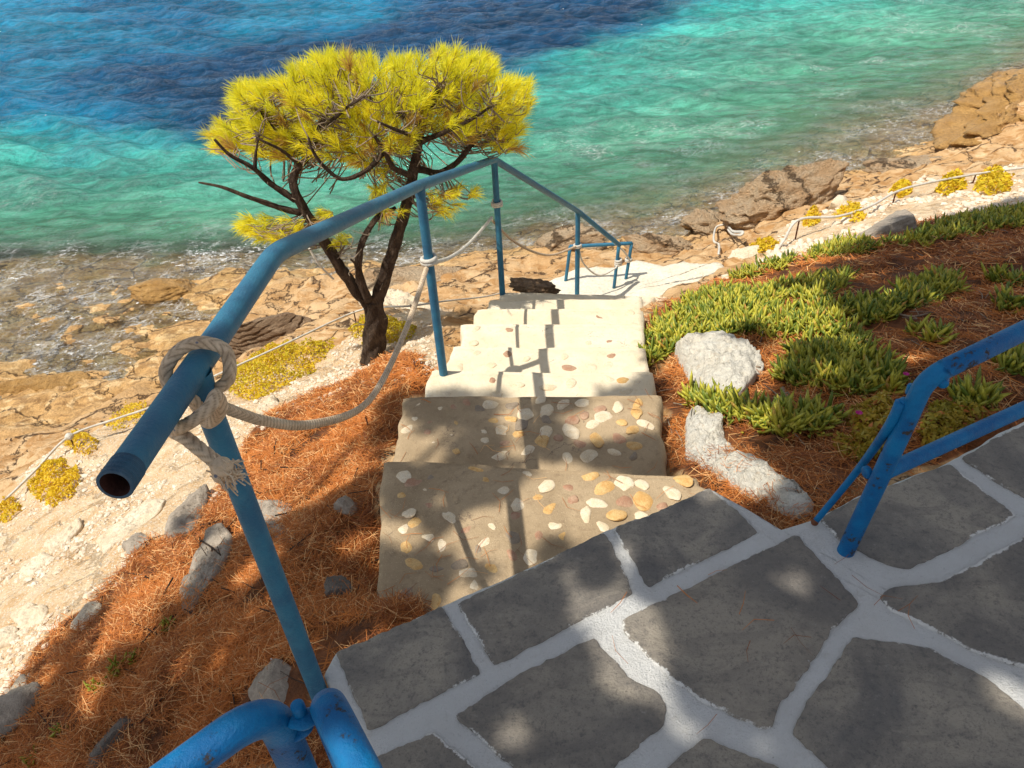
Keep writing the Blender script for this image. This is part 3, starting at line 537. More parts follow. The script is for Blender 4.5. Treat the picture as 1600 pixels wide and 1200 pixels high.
for i, p in enumerate([px0(q) for q in SL] + [np.array(q) for q in MORE]):
    Q = outline(p, .009, .005, 40 + i, 26); Q = Q + ((Q - Q.mean(0)) / np.linalg.norm(Q - Q.mean(0), axis=1)[:, None]) * (.0035 * fbm(Q[:, 0] * 110, Q[:, 1] * 110, o=2, seed=i))[:, None]; an_ = np.unwrap(np.arctan2(*(Q - Q.mean(0)).T[::-1])); sg_ = np.sign(an_[-1] - an_[0]); keep = np.r_[True, sg_ * (an_[1:] - np.maximum.accumulate(sg_ * an_)[:-1] * sg_) > .002]; Q = Q[keep]
    Q = Q.mean(0) + (Q - Q.mean(0)) * 1.018
    V, F, E = pad(Q, .0065, .02, seed=i, lump=.0022, zedge=.003)
    mesh('flagstone', V, F, MAT['slab'], terrace, True, {'edge': E * (.5 + .4 * fbm(V[:, 0] * 7, V[:, 1] * 7, o=2, seed=i))})

# ------------------------------------------------------------------ stairway with embedded stones
def P3(px, py, z): return at(px, py, z)
NZ = [-.17, -.34, -.51, -.62, -.72, -.82, -.92, -1.02]
NL = [(597, 722), (632, 623), (672, 581), (705, 542), (722, 506), (745, 483), (765, 469), (783, 458)]
NR = [(1092, 746), (1030, 617), (1018, 583), (1006, 545), (1004, 508), (1004, 485), (1004, 469), (1003, 462)]
Ls = [P3(*p, z)[:2] for p, z in zip(NL, NZ)]; Rs = [P3(*p, z)[:2] for p, z in zip(NR, NZ)]
BL = [P3(586, 953, -.17)[:2]]; BR = [P3(1112, 766, -.17)[:2] + [.0, -.05]]
for i in range(1, 8):
    wl = (P3(612, 722, -.34)[:2] if i == 1 else Ls[i - 1] * .6 + Ls[i] * .4 + (Ls[i - 1] - Ls[i]) * .5); wr = (P3(1038, 736, -.34)[:2] if i == 1 else Rs[i - 1])
    BL.append(wl if i == 1 else Ls[i - 1] + [.03, -.03]); BR.append(wr + (np.array([0, -.04])))
# steps that go on below the eighth nosing, out of sight
for k in range(1, 6):
    NZ.append(-1.02 - .2 * k); d = np.array([.16, .3]) * k; BL.append(Ls[-1]); BR.append(Rs[-1]); Ls.append(Ls[7] + d + [.1, 0]); Rs.append(Rs[7] + d)
stair = thing('stairway', [.1, 1.6, -.2], 'sunlit concrete stairway with pebbles set into its treads leading down to the sea', 'stairs')
STEPS = []
for i in range(len(NZ)):
    z = NZ[i]; nu = 64 if i < 5 else 34; nv = 34 if i < 3 else 18; us = np.linspace(0, 1, nu); vs_ = np.linspace(0, 1, nv)
    l0, l1, r0, r1 = BL[i], Ls[i], BR[i], Rs[i]; l0 = l0 + (l0 - l1) * (.18 if i == 0 else .05); r0 = r0 + (r0 - r1) * .05
    rows = []
    for v in vs_: rows.append((v, 0.0, 0.0))
    fw = (l1 + r1 - l0 - r0); fw /= np.linalg.norm(fw)
    for a in (.35, .7, 1.0): rows.append((1.0, .009 * math.sin(a * PI / 2), -.009 * (1 - math.cos(a * PI / 2))))
    for dz in (.05, .1, .16, .24, .34): rows.append((1.0, .009 + dz * .06, -.009 - dz))
    G_ = []
    for (v, f, dz) in rows:
        a = l0 + (l1 - l0) * v; b = r0 + (r1 - r0) * v
        p = a[None] + (b - a)[None] * us[:, None] + fw * f
        nz = fbm(p[:, 0] * 9, p[:, 1] * 9, np.full(nu, dz * 8), o=4, seed=100 + i)
        jf = .012 * fbm(us * 7, np.full(nu, i * 3.3), np.full(nu, dz * 6), o=4, seed=130) * (sstep(.8, 1, v)) + .01 * nz * (dz < -.02)
        p = p + fw * jf[:, None]
        zz = z + dz + .0045 * nz * (dz == 0) - .006 * sstep(.9, 1, v) ** 2 * (dz == 0) * (1 + .8 * nz) + .004 * np.sin(us * 5 + i)
        e = (b - a) / np.linalg.norm(b - a); jl = .016 * fbm(np.array([v * 5 + i]), np.array([2.2]), np.array([dz * 5]), o=3, seed=150)[0]; jr = .017 * fbm(np.array([v * 5 + i]), np.array([8.2]), np.array([dz * 5]), o=3, seed=151)[0]
        row = np.c_[p, zz]
        edge = np.minimum(us, 1 - us); row[:, 2] -= .008 * np.exp(-edge * 110)
        row[:, :2] += e[None] * (jl * np.exp(-us * 12) + jr * np.exp(-(1 - us) * 12))[:, None]
        le = row[0].copy(); ri = row[-1].copy()
        lo = [np.r_[le[:2] - e * k1, le[2] - k2] for k1, k2 in ((.03, .45), (.015, .2), (.006, .05))]; hi = [np.r_[ri[:2] + e * k1, ri[2] - k2] for k1, k2 in ((.012, .05), (.02, .2), (.03, .45))]
        G_.append(np.r_[lo, row, hi])
    G_ = np.array(G_); V = G_.reshape(-1, 3); F = gridfaces(G_.shape[0], G_.shape[1])[:, ::-1]
    STEPS.append(mesh('step', V, F, MAT['step' if i < 2 else 'step_lit'], stair, True))
def crop3(L_): return [(480 + a / 2.4, 700 + b / 2.4) for a, b in L_]
def crop2(L_): return [(560 + a / 2.963, 380 + b / 2.963) for a, b in L_]
T1 = crop3([(360, 107), (470, 107), (560, 112), (675, 120), (350, 180), (437, 172), (525, 178), (620, 175), (720, 183), (367, 242), (540, 258), (672, 272), (785, 252), (405, 295), (373, 308), (597, 313), (512, 362), (665, 365), (640, 385), (765, 330), (770, 402), (362, 387), (690, 452), (600, 480), (475, 575), (368, 548), (880, 325), (980, 325), (908, 228), (902, 133), (980, 147), (1045, 252), (1160, 245), (1260, 197), (1188, 130), (860, 410), (487, 452), (770, 125), (620, 510)])
T1k = 'c d a a a c a p c c c c p a c p c c d d p a a c a d p a a c p c a a c c d a c'.split()
T2 = crop2([(280, 755), (378, 762), (260, 810), (340, 830), (240, 862), (310, 878), (428, 880), (325, 933), (228, 990), (437, 975), (550, 765), (622, 822), (580, 922), (680, 925), (640, 995), (710, 750), (755, 835), (785, 960), (875, 820), (945, 750), (985, 868), (1085, 835), (1030, 930), (970, 995), (1072, 982), (1120, 765), (1040, 737), (1200, 755), (1220, 828), (1205, 905), (1185, 965), (1275, 985)])
T2k = 'c c c p c p c c c a d a c p c d d c d c c c p c c p c c a p c d'.split()
T3 = crop2([(620, 635), (400, 697), (740, 655), (985, 645), (1160, 628), (1230, 635), (1280, 645), (1250, 690)]); T3k = 'p c c c c a c c'.split()
T4 = crop2([(545, 510), (690, 510), (1180, 525), (1165, 568), (975, 575), (1075, 580), (470, 575)]); T4k = 'c p p c p c c'.split()
T5 = crop2([(1050, 452), (1110, 485), (1150, 460), (1275, 455), (545, 395), (700, 400)]); T5k = 'c c p c c p'.split()
T6 = crop2([(1270, 375), (1215, 395), (1110, 345), (1255, 320)]); T6k = 'c c p c'.split()
KN = {'c': 'peb_cream', 'a': 'peb_amber', 'd': 'peb_dark', 'p': 'peb_pink'}
PM = {}
for kk in 'cadp':
    for s in range(4):
        V, F = ICO[3]; r = np.random.default_rng(900 + s + ord(kk)); V = V.copy()
        for _ in range(5):
            nn = r.normal(size=3) * [1, 1, .5]; nn /= np.linalg.norm(nn); q = V @ nn; V = V - np.outer(np.maximum(q - r.uniform(.66, .86), 0) * .85, nn)
        V = V * (1 + .2 * fbm(V[:, 0] * 1.5 + s * 7, V[:, 1] * 1.5, V[:, 2] * 1.5, 3, s)[:, None])
        me = bpy.data.meshes.new('embedded_stone'); me.from_pydata(V.tolist(), [], F.tolist()); me.polygons.foreach_set('use_smooth', [True] * len(F)); me.materials.append(MAT[KN[kk]]); PM[kk, s] = me
r = np.random.default_rng(78)
def morestones(pl, kl, si, n, gap, yr):
    pl = list(pl); kl = list(kl); W = [P3(a, b, NZ[si])[:2] for a, b in pl]; t = 0
    while n and t < 4000:
        t += 1; u, v = r.uniform(.05, .95), r.uniform(*yr); q = (BL[si] * (1 - v) + Ls[si] * v) * (1 - u) + (BR[si] * (1 - v) + Rs[si] * v) * u
        if min(np.hypot(*(q - w_)) for w_ in W) < gap: continue
        W.append(q); pl.append(q); kl.append('ccaapdaccp'[int(r.integers(10))] if si < 2 else 'c'); n -= 1
    return pl, kl
T1, T1k = morestones(T1, T1k, 0, 24, .055, (.12, .95)); T2, T2k = morestones(T2, T2k, 1, 24, .055, (.35, .95)); T3, T3k = morestones(T3, T3k, 2, 3, .09, (.5, .95)); T4, T4k = morestones(T4, T4k, 3, 3, .09, (.4, .95)); T5, T5k = morestones(T5, T5k, 4, 2, .09, (.4, .95))
r = np.random.default_rng(77)
for si, (pl, kl) in enumerate(((T1, T1k), (T2, T2k), (T3, T3k), (T4, T4k), (T5, T5k), (T6, T6k))):
    for q_, kk in zip(pl, kl):
        p = np.r_[q_, NZ[si]] if isinstance(q_, np.ndarray) else P3(q_[0], q_[1], NZ[si]); o = bpy.data.objects.new('embedded_stone', PM[kk, int(r.integers(4))]); COL.objects.link(o); o.parent = STEPS[si]
        o.location = (p + [0, 0, -.004]) - WL[stair.name]; s = r.uniform(.019, .037) * (1.12 if kk == 'c' else 1); o.scale = (s * r.uniform(1, 1.45), s * r.uniform(.75, 1), .0085); o.rotation_euler = (r.normal() * .1, r.normal() * .1, r.uniform(0, 6.3))

# landing of pale concrete beyond the last step
Q = outline(LPOLY, .05, .11, 71, 5)
V, F, E = pad(Q, -2.1, .5, ((0, 1), (.03, 0), (.1, 0)), .03, .03, 72, 0, None, 26, 3)
lan = mesh('landing', V, F, MAT['landing'], None, True); tag(lan, 'pale concrete landing at the foot of the stairs', None, None, 'structure')

# ------------------------------------------------------------------ blue pipe handrail
def post(top, base, h):
    vb = ray(*base); vt = ray(*top); k = math.hypot(vb[0], vb[1]) / math.hypot(vt[0], vt[1]); return EYE + vb * (h / (k * vt[2] - vb[2]))
RE = atd(180, 757, .9); RB = atd(430, 395, 1.55); R1 = RE + (RB - RE) * .36
B2 = post((655, 290), (693, 585), .92); B3 = post((760, 250), (785, 458), .92); R2 = B2 + [0, 0, .92]; R3 = B3 + [0, 0, .92]
Yf = 5.9; R4 = aty(903, 330, 5.75); R5 = aty(968, 383, 6.05)
B1 = np.array([R1[0], R1[1], -.16])
rail = thing('handrail', [B2[0], B2[1], B2[2]], 'weathered blue pipe handrail with open near end running down the left of the stairs', 'handrail')
def bendpath(P, r=.06, n=7):
    P = [np.array(p, float) for p in P]; out = [P[0]]
    for a, b, c in zip(P, P[1:], P[2:]):
        u = (a - b) / np.linalg.norm(a - b); w_ = (c - b) / np.linalg.norm(c - b); q0, q1 = b + u * r, b + w_ * r
        for t in np.linspace(0, 1, n): out.append((1 - t) ** 2 * q0 + 2 * t * (1 - t) * b + t * t * q1)
    out.append(P[-1]); return np.array(out)
RR_ = .0215
PB = bendpath([RE, RB, R2, R3 + [-.02, -.06, .005]], .05)
PB = bendpath([RE, RB, R3 + [-.0, -.03, .0], R4, R5], .07)
# keep the rail over post two
path = resamp(bendpath([RE, RB, R2, R3, R4, R5], .05), .02)
V, F = tube(path, RR_, 28, False); mesh('top_rail', V, F, MAT['rail'], rail)
T0 = (RE - RB) / np.linalg.norm(RE - RB)
mbi = MB(); addtube(mbi, [RE + T0 * .0005, RE - T0 * .12], RR_ - .0035, 28, caps=False)
ip = mbi.build('pipe_bore', MAT['inside'], rail)
ip.data.flip_normals()
# threaded end with lip
ths = np.linspace(-.036, .001, 46); rp = np.array([RE + T0 * s for s in ths]); rv = RR_ + .0004 + .0006 * np.sin(np.arange(46) * 1.9)
V, F = tube(rp, RR_, 28, False); T_, N_, B_ = frames(rp); a = np.linspace(0, 2 * PI, 28, endpoint=False)
V = (rp[:, None] + rv[:, None, None] * (np.cos(a)[None, :, None] * N_[:, None] + np.sin(a)[None, :, None] * B_[:, None])).reshape(-1, 3)
lip = (rp[-1][None] + (RR_ - .0035) * (np.cos(a)[:, None] * N_[-1][None] + np.sin(a)[:, None] * B_[-1][None])); k = len(V); V = np.r_[V, lip]; F = gridfaces(47, 28, True)
mesh('pipe_thread', V, F, MAT['rail_grey'], rail)
for b, t, r_ in ((B1, R1, .0205), (B2 + [0, 0, -.1], R2, .0195), (B3 + [0, 0, -.1], R3, .0195), (np.array([R4[0], R4[1], -2.15]), R4, .021)):
    V, F = tube(resamp([b, t - [0, 0, .008]], .05), r_, 22, False); mesh('post', V, F, MAT['rail'], rail)
# little weld collars under the rail
for t, r_ in ((R1, .0235), (R2, .022), (R3, .022)):
    V, F = tube([t - [0, 0, .045], t - [0, 0, .03], t - [0, 0, .018], t - [0, 0, .004]], [r_ * .93, r_ * .97, r_ * 1.02, r_ * 1.08], 22, False); mesh('weld', V, F, MAT['rail'], rail)

# thin blue frame round the bathing ladder, beyond the rail
def thinpost(mb, P, r=.014): addtube(mb, resamp(P, .08), r, 12)
c0 = aty(891, 385, 6.25); c1 = aty(987, 380, 6.25); c2 = aty(967, 383, 6.1)
fr = thing('ladder_frame', [c1[0], c1[1], -2.1], 'small frame of thin blue posts and crossbar at the foot of the handrail', 'frame')
mb = MB(); thinpost(mb, [c0 + (c0 - c1) * .01, c1 + (c1 - c0) * .01], .017); mb.build('crossbar', MAT['rail'], fr)
for a, b in ((c0, [c0[0] - .05, c0[1], -2.15]), (c1, [c1[0] - .04, c1[1], -2.15]), (c2, [c2[0] - .03, c2[1], -2.15])):
    mb = MB(); thinpost(mb, [a, b], .016); mb.build('post', MAT['rail'], fr)

# ------------------------------------------------------------------ ropes
sag = [(330, 625), (400, 655), (480, 664), (560, 640), (600, 590), (640, 500), (666, 420)]
SW = [vplane(px, py, R1, B2) for px, py in sag]
side = np.array([R2[1] - R1[1], -(R2[0] - R1[0]), 0]); side /= np.linalg.norm(side); upv = np.cross(-T0, side) ; upv *= np.sign(upv[2])
sp = np.cross(upv, T0); sp *= np.sign(sp[0])
def ringp(s, ang, rad=.034): return RE - T0 * s + rad * (math.cos(math.radians(ang)) * sp + math.sin(math.radians(ang)) * upv)
LR = np.linalg.norm(R1 - RE)
knot = [ringp(LR + .012, -28, .05), ringp(LR + .03, 18, .046), ringp(LR + .03, 60, .036), ringp(LR + .02, 100, .035), ringp(LR + .005, 140, .036), ringp(LR - .01, 180, .04), ringp(LR - .02, 225, .04), ringp(LR - .02, 262, .04)]
knot += [atd(325, 660, 1.17), atd(345, 640, 1.13), atd(338, 618, 1.09), atd(328, 635, 1.06), atd(305, 655, 1.055), atd(282, 668, 1.07), atd(272, 674, 1.10), atd(290, 684, 1.08), atd(310, 700, 1.065), atd(330, 716, 1.06), atd(347, 730, 1.06)]
rp = thing('safety_rope', R1.tolist(), 'frayed beige rope knotted round the open handrail end and slung from post to post', 'rope')
RRp = .0105
kn = smoothpath([SW[1], SW[0]] + knot, 10)
ropemesh('knot', kn, RRp, MAT['rope'], rp)
# frayed tail end: tuft of loose strands
mb = MB(); r = np.random.default_rng(3); e0 = atd(338, 722, 1.06); e1 = atd(352, 736, 1.06); dd = e1 - e0; dd /= np.linalg.norm(dd)
V, F = ICO[3]; V = V * (1 + .22 * fbm(V[:, 0] * 3, V[:, 1] * 3, V[:, 2] * 3, 3, 4)[:, None]); mb.add(V * [.017, .015, .019] + e1 - dd * .006, F)
V, F = ICO[2]; mb.add(V * [.009, .009, .012] + atd(341, 744, 1.06), F)
for _ in range(70):
    q = e1 + r.normal(size=3) * .009; t = dd + r.normal(size=3) * .55; t /= np.linalg.norm(t); ln = r.uniform(.012, .026); addtube(mb, smoothpath([q - t * .006, q + t * ln * .5, q + t * ln + r.normal(size=3) * .004], 3), .0011, 5)
mb.build('frayed_end', MAT['rope'], rp)
ropemesh('rope_span', smoothpath(SW[1:], 14), RRp, MAT['rope'], rp)
S2 = [vplane(px, py, B2, B3) for px, py in ((668, 411), (700, 404), (728, 385), (750, 362), (768, 340))]
V, F = ropetube(smoothpath(S2, 12), .0095, .004, 14); mesh('rope_span', V, F, MAT['rope_white'], rp)
S3 = [aty(*p) for p in ((770, 345, 4.3), (800, 375, 4.62), (835, 394, 5.0), (865, 398, 5.4), (902, 384, 5.75))]
V, F = ropetube(smoothpath(S3, 12), .0095, .005, 12); mesh('rope_span', V, F, MAT['rope'], rp)
S4 = [aty(*p) for p in ((904, 386, 5.75), (912, 412, 5.85), (935, 430, 5.95), (960, 420, 6.05), (966, 410, 6.08))]
V, F = ropetube(smoothpath(S4, 10), .0085, .006, 10); mesh('rope_span', V, F, MAT['rope_white'], rp)
def wrap(c, z, r, turns=2.3, rr=.0095, pitch=.014, nm='rope_wrap', m='rope_white'):
    t = np.linspace(0, turns * 2 * PI, int(turns * 18)); P = np.stack([c[0] + r * np.cos(t), c[1] + r * np.sin(t), z + pitch * t / (2 * PI) - .5 * pitch * turns], 1); V, F = ropetube(P, rr, .004, 12); mesh(nm, V, F, MAT[m], rp)
wrap(B2, SW[-1][2], .0285); wrap(B3, S2[-1][2], .0285, 2.4); wrap(R4, S3[-1][2], .03, 2.2); wrap(aty(966, 410, 6.1), aty(966, 410, 6.1)[2], .026, 3.2, .011, .02); wrap(aty(982, 406, 6.25), aty(982, 406, 6.25)[2], .026, 2.4)
V, F = ropetube(smoothpath([aty(960, 380, 6.1), aty(975, 393, 6.15), aty(983, 405, 6.22)], 8), .009, .006, 10); mesh('rope_span', V, F, MAT['rope_white'], rp)

def stake(parent, b, t, r=.005, m='rust', nm='stake'):
    V, F = tube(resamp([b, t], .05), r, 8); mesh(nm, V, F, MAT[m], parent)
# low white rope on stakes along the left path
gL = [on(0, 800), on(110, 700), on(250, 650), on(400, 590), on(553, 505), on(642, 497), on(755, 470)]
lt = [(-60, 828), (0, 787), (55, 735), (108, 682), (180, 655), (240, 634), (330, 590), (440, 540), (553, 488)]
lb = thing('rope_barrier', on(110, 700).tolist(), 'white rope strung on thin rusty stakes along the outer edge of the left gravel path', 'rope fence')
def lpx(px): return np.interp(px, [0, 110, 250, 400, 553, 642, 783], [0, 1, 2, 3, 4, 5, 6])
def lbase(px):
    k = lpx(px); i = int(min(k, 5)); return gL[i] + (gL[i + 1] - gL[i]) * (k - i)
LP = []
for px, py in lt + [(600, 480), (642, 478), (700, 470), (755, 464), (783, 458)]:
    b = lbase(px); LP.append(aty(px, py, b[1] + .0))
V, F = ropetube(smoothpath(LP, 8), .0075, .006, 10); mesh('rope', V, F, MAT['rope_white'], lb)
for px, py in ((108, 682), (553, 488), (642, 478)):
    t = aty(px, py, lbase(px)[1]); stake(lb, [t[0], t[1], float(hz(t[0], t[1])) - .1], t + [0, 0, .01], .005)
c = aty(108, 682, lbase(108)[1]); V, F = ICO[3]; V = V * (1 + .3 * fbm(V[:, 0] * 2.5, V[:, 1] * 2.5, V[:, 2] * 2.5, 3, 9)[:, None]); mesh('knot', V * [.026, .022, .022] + c, F, MAT['rope_white'], lb)
s5 = [aty(483, 388, 5.0), aty(500, 415, 5.0), aty(521, 436, 5.05)]
rr_ = ropetube(smoothpath(s5, 8), .009, .006, 10); o = mesh('rope_offcut', *rr_, MAT['rope_white'], None, loc=s5[1]); tag(o, 'short white rope hanging straight down behind the pine trunk', 'rope')
# right white rope
rb = thing('rope_barrier', on(1225, 385).tolist(), 'white rope rising from the landing and running above the right hand shore path', 'rope fence')
rpts = [(1208, 402, -1.92), (1225, 375, -1.8), (1249, 343, -1.68), (1310, 338, -1.72), (1360, 322, -1.75), (1400, 300, -1.78), (1440, 288, -1.8), (1525, 272, -1.85), (1600, 262, -1.85), (1680, 250, -1.85)]
RP = [at(*p) for p in rpts]; V, F = ropetube(smoothpath(RP, 8), .014, .012, 8); mesh('rope', V, F, MAT['rope_white'], rb)
for p in ((1249, 343, -1.68), (1400, 300, -1.78), (1525, 272, -1.85)):
    t = at(*p); stake(rb, [t[0], t[1], float(hz(t[0], t[1])) - .15], t + [0, 0, .01], .008)
# loose coil of rope on the rocks
cc = [(1122, 404), (1122, 392), (1114, 385), (1116, 372), (1126, 364), (1136, 366), (1144, 376), (1156, 380), (1157, 384), (1146, 384), (1140, 378), (1136, 370), (1146, 374), (1158, 378), (1154, 386), (1140, 382)]
CPp = [G(*p) for p in cc]; CPp = [np.array([p[0], p[1], hz(p[0], p[1]) + .05 + .06 * (i > 2) + .02 * math.sin(i)]) for i, p in enumerate(CPp)]
V, F = ropetube(smoothpath(CPp, 8), .013, .012, 8); o = mesh('rope_coil', V, F, MAT['rope_white'], None, loc=CPp[4]); tag(o, 'loose tangle of white rope lying on brown rocks by the water', 'rope')

# ------------------------------------------------------------------ blue terrace railings
fb = at(1320, 862, 0)
fe = thing('terrace_railing', [fb[0], fb[1], 0], 'chipped blue tube railing with bent end post and mid rail, right of terrace', 'railing')
fp = [fb + [0, 0, -.02], at(1352, 772, .2), at(1380, 735, .29), at(1412, 668, .41), at(1440, 614, .515)]
top = at(1507, 562, .60); top2 = at(1593, 520, .61); ud_ = (top2 - top) / np.linalg.norm(top2 - top); top3 = top2 + ud_ * 1.55
P = bendpath([fb + [0, 0, -.02], at(1412, 668, .41), at(1447, 590, .555), top, top3], .045)
V, F = tube(resamp(P, .012), .0212, 26); mesh('top_rail', V, F, MAT['fence'], fe)
m0 = fb + (at(1412, 668, .41) - fb) * .66; m1 = at(1500, 693, .272); m2 = np.r_[top3[:2], m1[2] + .01]
V, F = tube(resamp([m0, m2], .03), .0185, 24); mesh('mid_rail', V, F, MAT['fence'], fe)
V, F = tube(resamp([np.array([top3[0], top3[1], -.05]), top3], .03), .0212, 24); mesh('post', V, F, MAT['fence'], fe)
def lug(parent, c, ax, r=.022, h=.012, nm='lug'):
    ax = np.array(ax, float); ax /= np.linalg.norm(ax); V, F = tube(np.array([c - ax * h, c - ax * h * .7, c + ax * h * .7, c + ax * h]), [r * .85, r, r, r * .85], 20); return mesh(nm, V, F, MAT['fence'], parent)
lug(fe, at(1412, 632, .47), [1, .3, .2], .016, .009); lug(fe, at(1355, 738, .25), [1, .2, .1], .016, .007); lug(fe, at(1474, 596, .55), [.6, 1, 0], .011, .013); lug(fe, at(1422, 608, .51), [0, 0, 1], .008, .012, 'bolt')
hb = [at(1408, 628, .48), at(1388, 668, .40), at(1340, 735, .2), at(1274, 815, .012)]
V, F = tube(resamp(smoothpath(hb, 8), .02), [.0125, .0105, .009, .0085], 12); hr = mesh('latch_rod', V, F, MAT['fence'], fe)
V, F = ICO[2]; mesh('rod_tip', V * .01 + at(1273, 816, .012), F, MAT['rust'], hr)
# near left: fence end and gate
fz = .72
l0 = at(412, 1106, fz); l1 = at(345, 1156, fz); l2 = l1 + (l1 - l0) * 5
lf = thing('terrace_railing', [l0[0], l0[1], -.1], 'bright blue tube railing curving down into its end post at the bottom left', 'railing')
V, F = tube(resamp(bendpath([l2, l0 + (l0 - l1) * .12, np.array([l0[0], l0[1], -.2])], .06, 12), .01), .0225, 28); mesh('tube_frame', V, F, MAT['fence'], lf)
g0 = at(512, 1100, fz); g1 = at(548, 1172, fz + .0); g2 = g1 + (g1 - g0) * 6
ga = thing('terrace_gate', [g0[0], g0[1], 0], 'bright blue tube gate hinged on a bolted lug beside the near railing post', 'gate')
V, F = tube(resamp(bendpath([g2, g0 + (g0 - g1) * .15, np.array([g0[0], g0[1], .03])], .035, 12), .01), .0215, 28); mesh('tube_frame', V, F, MAT['fence'], ga)
for (a, b, z) in ((475, 1124, .685), (464, 1141, .655)):
    c = at(a, b, z); V, F = rockmesh((.021, .014, .009), 5 + a, 3, .4, 0, 0, .05, 3); mesh('hinge_lug', V + c, F, MAT['fence'], ga)
c = at(466, 1106, .705); V, F = tube([c - [0, 0, .03], c + [0, 0, .006], c + [0, 0, .009]], [.0085, .0085, .0065], 16); mesh('bolt', V, F, MAT['fence'], ga)

# ------------------------------------------------------------------ pine tree
tb = on(584, 566); TY = tb[1]
pine = thing('pine_tree', tb.tolist(), 'small forked pine with flat yellow green crown growing left of the stairs', 'tree')
def sk(L_): return np.array([aty(a, b, TY + d) for a, b, d in L_])
r = np.random.default_rng(2)
def limb(P, rads, nm, parent=pine, seg=14, m='bark', n=8):
    P = resamp(smoothpath(P, n), .012 if rads[0] > .03 else .02); V, F = tube(P, rads, seg, True, lambda a, s: 1 + .10 * np.cos(3 * a + 9 * s) + .1 * np.sin(5 * a - 31 * s) + .16 * fbm(np.cos(a) * 3 + 0 * s, np.sin(a) * 3 + 0 * s, s * 26 + 0 * a, 4, 9)); return mesh(nm, V, F, MAT[m], parent)
tr = limb(np.r_[[tb + [0, 0, -.2]], sk([(584, 560, 0), (585, 520, 0), (586, 495, 0), (584, 470, 0)])], [.1, .082, .07, .068, .066, .05], 'trunk', n=10, seg=36)
STEMS = [[(583, 520, 0), (586, 480, 0), (599, 440, 0), (612, 400, .0), (626, 350, .02), (640, 300, .03), (650, 250, .02), (656, 212, 0), (668, 165, -.03), (690, 130, 0)],
 [(583, 525, 0), (578, 482, 0), (556, 452, -.02), (530, 415, -.05), (500, 368, -.08), (474, 325, -.1), (460, 295, -.1), (462, 268, -.08), (480, 245, -.05), (500, 200, 0), (520, 150, .05)],
 [(575, 470, -.05), (561, 430, -.08), (561, 400, -.1), (570, 370, -.1), (590, 340, -.08), (618, 325, -.02)],
 [(560, 440, -.06), (556, 415, -.15), (548, 405, -.2)],
 [(470, 332, -.1), (440, 325, -.12), (380, 305, -.16), (345, 292, -.18), (310, 285, -.2)],
 [(462, 312, -.1), (425, 288, -.13), (395, 262, -.16), (360, 243, -.2), (335, 218, -.22)],
 [(398, 264, -.16), (400, 238, -.15), (405, 210, -.12)],
 [(645, 275, .02), (615, 262, -.08), (600, 235, -.15), (585, 212, -.2)],
 [(598, 240, -.12), (570, 268, -.2), (535, 280, -.25), (508, 262, -.28), (488, 235, -.3), (482, 215, -.3)],
 [(648, 262, .03), (685, 270, .1), (712, 255, .15), (738, 225, .2), (770, 190, .2)],
 [(655, 222, 0), (690, 208, -.1), (730, 190, -.15), (770, 165, -.1)],
 [(660, 195, 0), (630, 180, .15), (590, 160, .25), (560, 140, .25)], [(668, 170, 0), (700, 140, .15), (740, 120, .25)], [(655, 215, 0), (625, 205, -.25), (590, 190, -.35)],
 [(480, 245, -.05), (440, 215, .05), (405, 175, .1), (385, 160, .1)], [(500, 205, 0), (540, 170, -.2), (570, 150, -.3)], [(470, 260, -.1), (440, 235, -.25), (400, 215, -.3)]]
RD = [[.05, .046, .042, .038, .035, .03, .025, .016], [.045, .042, .038, .034, .03, .024, .018, .012], [.03, .022, .014], [.02, .012, .006], [.022, .016, .012, .005], [.022, .017, .012, .007], [.012, .008, .004], [.022, .016, .01], [.016, .013, .011, .007], [.024, .018, .01], [.02, .012, .007], [.02, .012, .007], [.018, .012, .007], [.018, .012, .007], [.016, .01, .006], [.014, .01, .006], [.014, .01, .006]]
SKP = []
for i, (s, rd) in enumerate(zip(STEMS, RD)):
    P = sk(s); limb(P, [q * .86 for q in rd], 'branch' if i > 2 else 'stem', pine, 12 if i > 2 else 26); i != 4 and SKP.append(smoothpath(P, 6))
SKP = np.concatenate(SKP)
# dead snags and bark stubs
mbt = MB()
for _ in range(80):
    p = SKP[r.integers(len(SKP))]; d = r.normal(size=3); d[2] = abs(d[2]) * .3 - .1; d /= np.linalg.norm(d); ln = r.uniform(.04, .3) * r.random() ** .5
    addtube(mbt, smoothpath([p, p + d * ln * .5 + r.normal(size=3) * .015, p + d * ln + r.normal(size=3) * .03], 4), [.004, .003, .0012], 5)
mbt.build('dead_twigs', MAT['twig'], pine)['kind'] = 'stuff'
CR = np.array([(316, 212), (330, 195), (352, 188), (362, 150), (372, 128), (410, 132), (440, 128), (450, 104), (478, 104), (492, 90), (520, 88), (548, 94), (575, 92), (600, 100), (640, 92), (680, 86), (700, 80), (740, 90), (770, 92), (790, 118), (830, 128), (840, 152), (826, 190), (806, 236), (770, 226), (740, 216), (715, 222), (690, 196), (660, 205), (640, 232), (618, 238), (600, 228), (575, 262), (545, 250), (520, 240), (500, 244), (470, 230), (440, 244), (400, 240), (370, 228), (340, 236), (322, 232)])
LOW = [np.array(p) for p in ([(378, 350), (395, 338), (430, 340), (470, 345), (480, 372), (450, 378), (400, 378)], [(490, 345), (510, 325), (520, 340), (500, 350)], [(510, 375), (540, 362), (548, 380), (525, 388)], [(575, 290), (600, 285), (598, 310), (580, 318)], [(580, 322), (640, 330), (630, 335), (590, 338)], [(668, 305), (690, 295), (712, 292), (718, 310), (705, 335), (672, 336)], [(600, 240), (612, 262), (592, 275)], [(735, 305), (742, 298), (738, 310)])]
